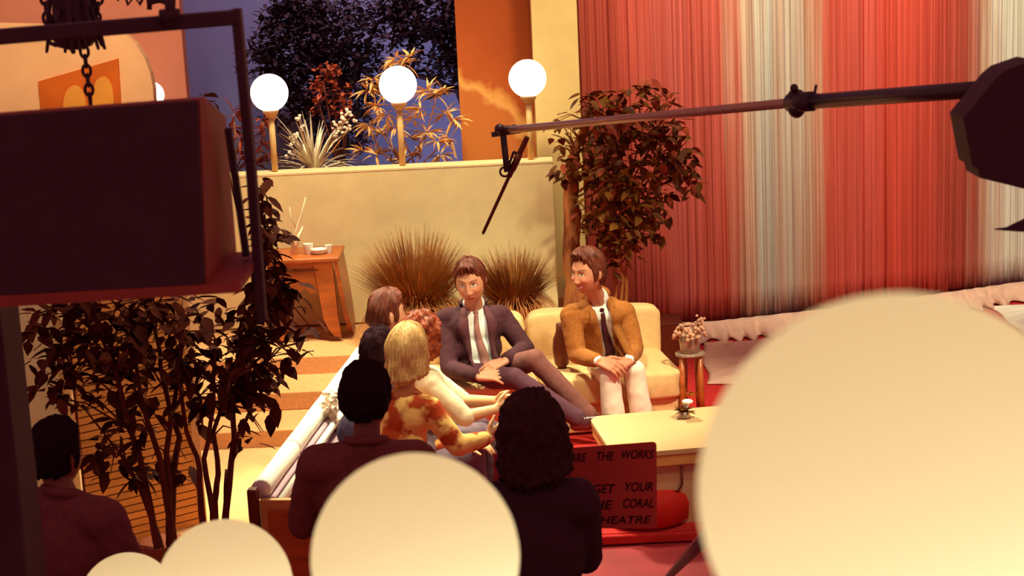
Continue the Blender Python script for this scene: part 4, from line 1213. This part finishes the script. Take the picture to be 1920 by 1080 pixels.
def person(label, J, skin, wear, hair, loc, vox=.0055, sex='m', smile=0.0, group=None, lip=(190, 84, 70), girth=1.0):
    th = thing('person', label, 'person', loc, group)
    H = V(J['H']); f = V(J['f']).normalized(); up = V(J.get('up', (0, 0, 1)))
    z = (up - f * up.dot(f)).normalized(); x = f.cross(z); hs = J.get('hs', 1.06); Hm = Matrix((x, f, z)).transposed() * hs
    g = lambda k: V(J[k])
    N_, SR, SL, PR, PL = g('N'), g('SR'), g('SL'), g('PR'), g('PL')
    pm, smid = (PR + PL) / 2, (SR + SL) / 2
    T = fr(SR - SL, N_ - pm); hw = (SR - SL).length / 2
    tl = (N_ - pm).length
    G = girth
    def torso(b, k, low=True):
        """k: how far the surface lies outside the body"""
        at = lambda q: pm.lerp(N_, q)
        b.ell(at(.68), (hw * .92 + k, .105 * G + k, tl * .30), T)
        b.ell(at(.40), (hw * .80 * G + k, .100 * G + k, tl * .30), T)
        b.ell(at(.06), (.150 * G + k, .112 * G + k, .12 + k), T)
        b.cap(SR + (SL - SR) * .04, SL + (SR - SL) * .04, .058 + k, .058 + k)
        b.cap(N_ - T @ V((0, .012, .055)), SR.lerp(SL, .2), .055 + k, .055 + k); b.cap(N_ - T @ V((0, .012, .055)), SL.lerp(SR, .2), .055 + k, .055 + k)
    # ---- body: one continuous surface
    b = MB()
    head_mesh(b, H, Hm, sex=sex, smile=smile)
    nr = .052 if sex == 'm' else .044
    b.cap(H + Hm @ V((0, -.020, -.06)), N_ + T @ V((0, -.005, -.03)), nr, nr + .008)
    torso(b, -.014)
    for s in 'RL':
        b.cap(g('S' + s), g('E' + s), .046, .038); b.cap(g('E' + s), g('W' + s), .038, .027)
        b.cap(g('P' + s), g('K' + s), .074, .05); b.cap(g('K' + s), g('A' + s), .048, .036)
        a = g('A' + s); t = g('F' + s) if 'F' + s in J else a + (g('K' + s) - g('P' + s)).normalized() * .15 + V((0, 0, -.05))
        b.cap(a, t, .028, .016)
        if 'h' + s in J:
            hd = J['h' + s]; hand(b, g('W' + s), hd[0], hd[1], 1 if s == 'R' else -1, *hd[2:])
        else:
            d = (g('W' + s) - g('E' + s)).normalized(); hand(b, g('W' + s), d, V((0, 0, -1)) if abs(d.z) < .9 else V((1, 0, 0)), 1 if s == 'R' else -1)
    me = b.remesh('body', vox, 2, .5)
    tint_skin(me, H, Hm, skin, smile, lip)
    link('body', me, M['skin'], th)
    # ---- jacket / shirt
    W_ = wear
    if 'jacket' in W_:
        if 'shirt' in W_:
            b = MB(); torso(b, .004)
            me = b.remesh('shirt', .010, 5); link('shirt', me, W_['shirt'], th)
            bvs = BVHTree.FromPolygons([v.co.copy() for v in me.vertices], [tuple(p.vertices) for p in me.polygons])
        b = MB(); k = W_.get('k', .022); torso(b, k)
        if W_.get('skirt', True):
            b.ell(pm + T @ V((0, 0, -.0)), (.165 * G + k, .125 * G + k, .14), T)
        sl = W_.get('sleeve', .90)
        for s in 'RL':
            S_, E_, Wq = g('S' + s), g('E' + s), g('W' + s)
            b.cap(S_, E_, .047 + k, .040 + k * .9)
            if sl > 0: b.cap(E_, E_.lerp(Wq, sl), .040 + k * .9, .030 + k * .8)
        me = b.remesh('jacket', .009, 5)
        ruffle(me, .0045, 13, len(label) % 7)
        bvj = BVHTree.FromPolygons([v.co.copy() for v in me.vertices], [tuple(p.vertices) for p in me.polygons])
        if 'open' in W_:
            tab = W_['open']; bm = bmesh.new(); bm.from_mesh(me); Ti = T.transposed(); dl = []
            for fc in bm.faces:
                c = Ti @ (fc.calc_center_median() - N_)
                if c.y > .015 and c.z > tab[-1][0]:
                    wdt = float(np.interp(-c.z, [-t[0] for t in tab], [t[1] for t in tab])); cx_ = float(np.interp(-c.z, [-t[0] for t in tab], [t[2] for t in tab]))
                    if abs(c.x - cx_) < wdt: dl.append(fc)
            bmesh.ops.delete(bm, geom=dl, context='FACES'); bm.to_mesh(me); bm.free()
        jo = link('jacket', me, W_['jacket'], th)
        if 'open' in W_: 
            sd = jo.modifiers.new('thick', 'SOLIDIFY'); sd.thickness = .007; sd.offset = -1
        def hit(bv, x_, z_, off):
            o_ = N_ + T @ V((x_, .6, z_)); r = bv.ray_cast(o_, -(T @ V((0, 1, 0))))
            return (r[0] + T @ V((0, off, 0))) if r[0] is not None else N_ + T @ V((x_, .1, z_))
        def strip(name, rows, bv, off, m, parent):
            bb = MB(); nc = len(rows[0])
            for r in rows:
                for (x_, z_) in r: bb.v.append(tuple(hit(bv, x_, z_, off)))
            for j in range(len(rows) - 1):
                for i in range(nc - 1):
                    a = j * nc + i; bb.f.append((a, a + 1, a + nc + 1, a + nc))
            o = bb.build(name, m, parent, fix=False); sd = o.modifiers.new('thick', 'SOLIDIFY'); sd.thickness = .005; sd.offset = 0
            return o
        if 'open' in W_:
            tab = W_['open']; zb = W_.get('lapel_end', -.33)
            for sgn in (-1, 1):
                rows = []
                for q_ in np.linspace(0, 1, 12):
                    zz = -.015 + (zb + .015) * q_
                    wdt = float(np.interp(-zz, [-t[0] for t in tab], [t[1] for t in tab])); cx_ = float(np.interp(-zz, [-t[0] for t in tab], [t[2] for t in tab]))
                    lw = float(np.interp(q_, [0, .30, .36, 1], [.03, .072, .062, .004]))
                    rows.append([(cx_ + sgn * (wdt - .006 + lw * u), zz) for u in (0, .5, 1)])
                strip('lapel', rows, bvj, .009, W_.get('lapel', W_['jacket']), jo)
        if 'tie' in W_:
            sk = W_.get('tie_skew', 0); rows = []
            for q_ in np.linspace(0, 1, 16):
                zz = -.055 - W_.get('tie_len', .36) * q_; hwid = float(np.interp(q_, [0, .08, .9, 1], [.012, .013, .034, .03])); cx_ = sk * q_ * q_ + .008 * math.sin(q_ * 6)
                rows.append([(cx_ + hwid * u, zz) for u in (-1, 0, 1)])
            to = strip('tie', rows, bvs, .006, W_['tie'], th)
            bb = MB(); kp = hit(bvs, 0, -.045, .006); bb.ell(kp, (.016, .008, .019), T, 10, 8); bb.build('knot', W_['tie'], to)
        if 'collar' in W_:
            bb = MB(); nv = 28; pts = []
            ax = (H + Hm @ V((0, -.02, -.08)) - N_).normalized(); C_ = fr(T @ V((1, 0, 0)), ax)
            for z_, r in ((-.030, .074), (.004, .066), (.022, .061), (.024, .056), (-.02, .058)):
                for i in range(nv):
                    a = 2 * math.pi * i / nv; fdip = .020 * max(0, math.sin(a)) ** 2 * (1 if z_ > 0 else 1.3)
                    bb.v.append(tuple(N_ + C_ @ V((r * math.cos(a), r * .95 * math.sin(a) - .004, z_ + .012 - fdip))))
            for j in range(4):
                for i in range(nv):
                    a = j * nv + i; d = j * nv + (i + 1) % nv; bb.f.append((a, d, d + nv, a + nv))
            bb.build('collar', W_['collar'], th)
        if 'jcollar' in W_:
            bb = MB(); pts = []
            for a in np.linspace(math.pi * 1.0 - .25, math.pi * 2 + .25, 18):
                pts.append(N_ + T @ V((.080 * math.cos(a), .078 * math.sin(a), .006 - .012 * math.sin(a))))
            bb.tube(pts, [.002, .010, .015] + [.018] * 12 + [.015, .010, .002], 10); bb.build('jacket_collar', W_['jacket'], jo)
        if 'cuff' in W_:
            for s in 'RL':
                E_, Wq = g('E' + s), g('W' + s); bb = MB(); bb.cap(E_.lerp(Wq, sl - .02), E_.lerp(Wq, min(1.0, sl + .10)), .037, .035, 14, 2); bb.build('cuff', W_['cuff'], th)
    if 'trousers' in W_:
        t_ = W_['trousers']; t2 = W_.get('trousers2', t_)
        if t2 is t_:
            b = MB(); b.ell(pm + T @ V((0, .0, -.01)), (.158 * G, .125 * G, .12), T)
            for s in 'RL':
                b.cap(g('P' + s), g('K' + s), .090 * G, .066); b.cap(g('K' + s), g('K' + s).lerp(g('A' + s), .95), .064, W_.get('flare', .058))
            me = b.remesh('trousers', .010, 4); ruffle(me, .004, 11, 3.3); link('trousers', me, t_, th)
        else:
            for s, mm in (('R', t_), ('L', t2)):
                b = MB(); b.ell(g('P' + s), (.10, .115, .11), T)
                b.cap(g('P' + s), g('K' + s), .090 * G, .066); b.cap(g('K' + s), g('K' + s).lerp(g('A' + s), .95), .064, W_.get('flare', .058))
                me = b.remesh('trouser_leg', .010, 4); ruffle(me, .004, 11, 3.3); link('trouser_leg', me, mm, th)
    if 'shoes' in W_:
        for s in 'RL':
            a = g('A' + s); t = g('F' + s) if 'F' + s in J else a + (g('K' + s) - g('P' + s)).normalized() * .15 + V((0, 0, -.05))
            d = (t - a).normalized(); b = MB()
            dn = (a - g('K' + s)).normalized(); dn = (dn - d * dn.dot(d)).normalized()
            b.cap(a + dn * .022 - d * .038, a + dn * .022 + d * .04, .040, .043); b.cap(a + dn * .018, t + d * .025, .043, .031); b.cap(a, a - dn * .012, .041, .043)
            me = b.remesh('shoe', .006, 3); link('shoe', me, W_['shoes'], th)
    if hair:
        hk = dict(hair); m_ = hk.pop('m'); hair_shell(H, Hm, **hk).build('hair', m_, th)
    return th

def seat_pose(H, face, body=None, z=.44, lean=.06, hw=.175, knee=.45, off=(0, 0), spread=.09):
    """upright seated skeleton under a head centre"""
    H = V(H); f = V(face); b = V(body or face); b = V((b.x, b.y, 0)).normalized(); r = b.cross(V((0, 0, 1)))
    N_ = H - b * .02 + V((0, 0, -.165)); sm_ = N_ - b * .01 + V((0, 0, -.065))
    pm = V((H.x, H.y, z)) - b * (.06 + lean) + V((off[0], off[1], 0))
    J = dict(H=H, f=f, N=N_, SR=sm_ + r * hw, SL=sm_ - r * hw, PR=pm + r * spread, PL=pm - r * spread)
    for s, k in (('R', 1), ('L', -1)):
        K = pm + b * knee + r * (k * spread * 1.2) + V((0, 0, .02)); J['K' + s] = K; J['A' + s] = V((K.x, K.y, .085)) + b * .03
        J['F' + s] = J['A' + s] + b * .15 + V((0, 0, -.05))
        E = sm_ + r * (k * (hw + .06)) + b * .03 + V((0, 0, -.27)); J['E' + s] = E; J['W' + s] = E + b * .20 - r * (k * .09) + V((0, 0, -.07))
    return J

# ---- host in the dark suit
J = dict(H=P(882, 529, 10.66), f=(-.16, -.96, -.20), up=(-.05, 0, 1), hs=1.12, N=P(888, 570, 10.80), SR=P(834, 600, 10.80), SL=P(941, 594, 10.86),
         PR=P(872, 704, 10.74), PL=P(922, 702, 10.78), KR=P(966, 710, 10.34), KL=P(1002, 674, 10.40), AR=P(1090, 789, 10.16), AL=P(1108, 784, 10.34),
         FR=P(1134, 786, 10.10), FL=P(1150, 800, 10.28), ER=P(843, 692, 10.62), WR=P(897, 706, 10.38), EL=P(985, 655, 10.74), WL=P(948, 676, 10.48),
         hR=((.96, -.15, .05), (.1, .5, -1), (.15, .2, .25, .3), 1.14, .3, .2), hL=((-.85, -.35, -.25), (0, .3, -1), (.25, .3, .35, .4), 1.14, .4, .15))
person('man in a dark plum suit and rose tie, legs crossed, at the sofa left end', J, (206, 138, 104),
       dict(jacket=M['suit_plum'], shirt=M['shirt_white'], lapel=M['lapel_plum'], tie=M['tie_rose'], collar=M['shirt_white'], jcollar=1, trousers=M['trouser_plum'], trousers2=M['trouser_brown'], shoes=M['shoe'],
            open=[(.08, .060, 0), (-.02, .060, 0), (-.12, .064, 0), (-.25, .066, -.01), (-.38, .075, -.02), (-.46, .08, -.02)], tie_skew=-.04, tie_len=.36, lapel_end=-.40),
       dict(m=M['hair_brown'], ends=[(0, 45), (25, 48), (48, 57), (62, 66), (70, 80), (77, 106), (88, 106), (98, 104), (110, 120), (140, 126), (180, 128)], thick=.016, top=.014, bang=.014, sweep=1.2, seed=2), (J['PR'].x, J['PR'].y, 0), vox=.0036)

# ---- man in the tan jacket, laughing towards the host
J = dict(H=P(1101, 512, 10.62), f=(-.72, -.68, -.10), up=(-.08, -.05, 1), hs=1.10, N=P(1119, 558, 10.76), SR=P(1070, 592, 10.70), SL=P(1172, 586, 10.80),
         PR=P(1112, 690, 10.96), PL=P(1166, 686, 10.98), KR=P(1143, 702, 10.42), KL=P(1190, 694, 10.48), AR=P(1154, 824, 10.42), AL=P(1208, 818, 10.50),
         ER=P(1082, 665, 10.62), WR=P(1122, 677, 10.40), EL=P(1190, 654, 10.70), WL=P(1180, 676, 10.44),
         hR=((.80, -.42, -.22), (.15, .62, -.78), (.55, .6, .65, .7), 1.18, .5, .08), hL=((-.82, -.45, -.18), (-.1, .55, -.85), (.45, .5, .55, .6), 1.18, .5, .08))
person('laughing man in tan tweed jacket and maroon tie, hands clasped, on the right sofa seat', J, (206, 132, 98),
       dict(jacket=M['suit_tan'], shirt=M['shirt_white'], tie=M['tie_maroon'], collar=M['shirt_white'], jcollar=1, trousers=M['trouser_white'], shoes=M['shoe'], cuff=M['shirt_white'],
            flare=.078, open=[(.08, .055, 0), (-.02, .054, 0), (-.20, .042, 0), (-.36, .042, 0), (-.44, .06, 0)], tie_len=.38, lapel_end=-.34, sleeve=.86),
       dict(m=M['hair_brown'], ends=[(0, 40), (25, 43), (48, 53), (62, 64), (70, 78), (77, 105), (88, 104), (98, 98), (110, 120), (140, 128), (180, 130)], thick=.018, top=.016, bang=.008, sweep=-1.5, seed=5, gamp=.005), (J['PR'].x, J['PR'].y, 0), vox=.0036, smile=1.0)

# ---- guests on the bench
def bx(Y): return A.x + (Y - A.y) * (Bq.x - A.x) / (Bq.y - A.y)
h = P(727, 590, 9.80)
J = seat_pose(h, (.88, .48, -.05), (.9, .35, 0), z=.47, off=(0, .05))
person('man with neat brown hair in a navy blazer seated furthest along the guest bench', J, (206, 140, 106),
       dict(jacket=M['suit_navy'], collar=M['shirt_white'], jcollar=1, trousers=M['suit_black'], shoes=M['shoe']),
       dict(m=M['hair_brown'], ends=MEN, thick=.018, top=.012, sweep=1.0, seed=9), (J['PR'].x, J['PR'].y, 0), vox=.005)
h = P(711, 662, 9.34)
J = seat_pose(h, (.55, .80, -.05), (.85, .5, 0), z=.46, hw=.15, off=(.0, 0))
person('person with short black hair on the guest bench behind the blonde woman', J, (150, 78, 54),
       dict(jacket=M['suit_navy'], trousers=M['suit_black'], shoes=M['shoe']),
       dict(m=M['hair_black'], ends=[(0, 46), (50, 66), (66, 84), (88, 84), (110, 110), (180, 126)], thick=.014, top=.01, curl=.006, cfreq=40, seed=3), (J['PR'].x, J['PR'].y, 0), vox=.0055, sex='f')
h = P(790, 640, 9.06)
J = seat_pose(h, (.75, .62, -.02), (.9, .4, 0), z=.47, hw=.15)
J.update(SR=P(806, 722, 8.92), ER=P(872, 782, 8.86), WR=P(928, 768, 8.90), SL=P(806, 708, 9.16), EL=P(868, 752, 9.22), WL=P(928, 752, 9.06))
J.update(hR=((.85, .35, .12), (-.3, .8, .2), (.7, .75, .8, .85), .95, .5, .05), hL=((.85, -.2, .05), (-.1, -.9, -.2), (.6, .7, .75, .8), .95, .5, .05))
person('woman with curly auburn hair and cream tee shirt, hands clasped, beside the blonde woman', J, (240, 184, 132),
       dict(jacket=M['cream_tee'], trousers=M['jeans'], shoes=M['shoe'], sleeve=.08, k=.014, skirt=False),
       dict(m=M['hair_auburn'], ends=[(0, 44), (45, 60), (65, 92), (180, 96)], drop=[(0, 0), (60, 0), (75, .07), (120, .10), (180, .11)], thick=.030, top=.010, curl=.016, cfreq=30, gamp=.002, seed=4), (J['PR'].x, J['PR'].y, 0), vox=.005, sex='f')
h = P(764, 662, 8.58)
J = seat_pose(h, (.38, .92, -.04), (.65, .76, 0), z=.47, hw=.165)
J.update(SR=P(806, 768, 8.46), ER=P(858, 836, 8.40), WR=P(914, 822, 8.50), SL=P(728, 768, 8.70), EL=P(790, 842, 8.86), WL=P(880, 836, 8.74))
J.update(hR=((.80, .45, .40), (-.3, .6, .2), (.5, .55, .6, .65), .95, .5, .06))
person('blonde woman in orange floral blouse seen from behind on the guest bench', J, (240, 184, 132),
       dict(jacket=M['floral'], trousers=M['jeans'], shoes=M['shoe'], sleeve=.86, k=.016, cuff=M['cream_tee']),
       dict(m=M['hair_blonde'], ends=[(0, 44), (45, 60), (65, 92), (180, 96)], drop=[(0, 0), (50, 0), (65, .09), (120, .105), (180, .125)], thick=.022, top=.010, grooves=34, gamp=.0035, flare=.02, seed=6), (J['PR'].x, J['PR'].y, 0), vox=.005, sex='f')

# ---- audience in the dark foreground
def stool(c, label):
    th = thing('stool', label, 'stool', (c.x, c.y, -.06))
    b = MB(); b.lathe((c.x, c.y, .28), [(.16, 0), (.19, .01), (.19, .05), (.16, .07)], 28); b.build('seat', M['darkwood'], th)
    for a in (.8, 2.4, 3.9, 5.5):
        b = MB(); b.tube([(c.x + .15 * math.cos(a), c.y + .15 * math.sin(a), -.06), (c.x + .11 * math.cos(a), c.y + .11 * math.sin(a), .285)], .014, 8); b.build('leg', M['darkwood'], th)
h = P(688, 752, 6.85)
J = seat_pose(h, (.12, .98, -.08), (.1, 1, 0), z=.42, hw=.205, lean=.03)
J['N'] = P(688, 826, 6.80)
J['SR'] = J['N'] + V((.205, -.02, -.085)); J['SL'] = J['N'] + V((-.215, 0, -.095))
J['ER'] = J['SR'] + V((.07, .08, -.27)); J['EL'] = J['SL'] + V((-.075, .08, -.27)); J['WR'] = J['ER'] + V((-.1, .2, -.05)); J['WL'] = J['EL'] + V((.1, .2, -.05))
for k in 'RL': J['A' + k].z -= .06; J['F' + k].z -= .06
person('man with black hair in a dark brown suit seen from behind above the large globe', J, (140, 72, 54),
       dict(jacket=M['suit_brown'], jcollar=1, trousers=M['suit_black'], shoes=M['shoe'], k=.03),
       dict(m=M['hair_black'], ends=MEN, thick=.026, top=.014, curl=.004, cfreq=40, seed=8), (J['PR'].x, J['PR'].y, -.06), vox=.006)
stool((J['PR'] + J['PL']) / 2, 'dark wooden stool under the man in the dark brown suit')
h = P(108, 856, 6.60)
J = seat_pose(h, (.45, .88, -.05), (.5, .86, 0), z=.40, hw=.20, lean=.03)
J['N'] = P(122, 922, 6.55)
J['SR'] = J['N'] + V((.185, -.11, -.085)); J['SL'] = J['N'] + V((-.19, .1, -.085))
J['ER'] = J['SR'] + V((.07, .03, -.27)); J['EL'] = J['SL'] + V((-.06, .08, -.27)); J['WR'] = J['ER'] + V((.06, .2, -.05)); J['WL'] = J['EL'] + V((.15, .16, -.05))
for k in 'RL': J['A' + k].z -= .06; J['F' + k].z -= .06
person('man with dark hair in a dark maroon jacket seen from behind at the lower left', J, (140, 72, 54),
       dict(jacket=M['suit_maroon'], jcollar=1, trousers=M['suit_black'], shoes=M['shoe'], k=.028),
       dict(m=M['hair_black'], ends=MEN, thick=.022, top=.012, curl=.004, cfreq=40, seed=11), (J['PR'].x, J['PR'].y, -.06), vox=.006)
stool((J['PR'] + J['PL']) / 2, 'dark wooden stool under the man in the dark maroon jacket')
h = P(998, 822, 6.10)
J = seat_pose(h, (.10, .98, -.05), (.15, .98, 0), z=.40, hw=.165, lean=.0)
J['N'] = P(1000, 905, 6.06)
J['SR'] = J['N'] + V((.165, -.01, -.075)); J['SL'] = J['N'] + V((-.165, 0, -.075))
J['ER'] = J['SR'] + V((.015, .11, -.25)); J['EL'] = J['SL'] + V((-.03, .12, -.25))
hr, hl = P(1090, 1000, 6.39), P(952, 985, 6.39)
J['WR'] = hr + V((.01, -.05, -.06)); J['WL'] = hl + V((-.02, -.05, -.05))
J['hR'] = ((-.1, .3, .9), (-.3, .9, .0), (.5, .6, .6, .6), .95, .4, .05); J['hL'] = ((.1, .3, .9), (.3, .9, 0), (.5, .6, .6, .6), .95, .4, .05)
for k in 'RL': J['A' + k].z -= .06; J['F' + k].z -= .06
person('crew member with big dark curly hair in black holding the maroon cue card', J, (140, 72, 54),
       dict(jacket=M['suit_black'], trousers=M['suit_black'], shoes=M['shoe'], k=.03),
       dict(m=M['hair_dark'], ends=[(0, 50), (45, 66), (65, 92), (180, 98)], drop=[(0, 0), (55, 0), (70, .10), (120, .13), (180, .13)], thick=.040, top=.012, curl=.013, cfreq=26, gamp=.002, flare=.10, seed=13), (J['PR'].x, J['PR'].y, -.06), vox=.006, sex='f')
stool((J['PR'] + J['PL']) / 2, 'dark wooden stool under the crew member with the cue card')
# ================================================================== lights
def spot(name, loc, tgt, energy, ang, blend=.5, size=.25, c=(.86, .88, .57)):
    ld = bpy.data.lights.new(name, 'SPOT'); ld.energy = energy; ld.spot_size = R(ang); ld.spot_blend = blend
    ld.shadow_soft_size = size; ld.color = c
    o = bpy.data.objects.new(name, ld); col.objects.link(o); o.location = loc
    o.rotation_euler = (V(tgt) - V(loc)).to_track_quat('-Z', 'Y').to_euler()
    return o
spot('stage_key_right', (2.6, 7.7, 5.6), (.3, 10.5, .6), 1900, 34, .5)
spot('stage_key_left', (-.3, 8.0, 5.6), (.0, 10.6, .7), 1000, 26, .5)
spot('hair_light', (-1.2, 12.6, 5.2), (-.4, 9.7, .8), 2200, 36, .5)
spot('guest_light', (-.8, 10.3, 5.7), (-.75, 9.0, .6), 1700, 34, .5)
spot('guest_key', (.0, 7.5, 5.8), (-.5, 8.8, .9), 700, 13, .5)
spot('boom_light', (1.2, 9.2, 5.6), (.25, 8.1, 2.6), 260, 16, .6)
spot('partition_light', (.3, 7.6, 5.5), (-2.2, 9.05, .75), 520, 20, .5)
spot('floor_light', (1.3, 7.2, 5.0), (.75, 8.25, -.1), 80, 16, .6)
spot('steps_light', (-1.7, 11.2, 5.6), (-1.6, 10.8, 0), 1750, 36, .6)
spot('wall_light', (-.8, 10.5, 5.4), (-.9, 12.45, 1.0), 560, 44, .6)
spot('plant_light', (-.6, 10.6, 5.2), (-.9, 12.9, 1.8), 500, 40, .6)
spot('column_light', (.2, 10.0, 5.0), (.3, 13.1, 2.3), 260, 26, .6)
spot('peach_light', (-2.4, 10.6, 5.0), (-3.2, 13.2, 2.4), 620, 40, .7)
for k, (x, e) in enumerate(((.9, 540), (2.0, 600), (3.0, 570), (4.2, 760))):
    spot('curtain_light', (x + .2, 10.6, 5.6), (x, 13.4, 2.4), e, 50, .7)
spot('table_light', (1.2, 7.2, 3.6), (.95, 9.0, .2), 110, 20, .6)
for x in (-1.8, -.2):
    spot('sky_light', (x, 13.6, 5.6), (x, 15.5, 2.6), 330, 80, .7, c=(.85, .85, 1))
spot('added_blue_fill', (-.6, 14.0, .75), (-.5, 15.5, 1.7), 60, 95, .8, c=(.35, .6, 1))  # added unseen blue light; gives the lower sky cloth its bluer tone
w = bpy.data.worlds.new('studio'); scene.world = w; w.use_nodes = True
bg = w.node_tree.nodes['Background']; bg.inputs[0].default_value = (1, .40, .44, 1); bg.inputs[1].default_value = .30
scene.view_settings.view_transform = 'Standard'
scene.view_settings.look = 'None'
scene.view_settings.exposure = 0.0
scene.view_settings.gamma = 1.0
scene.view_settings.use_curve_mapping = False
scene.cycles.use_denoising = True
bpy.data.scenes.remove(TMP)
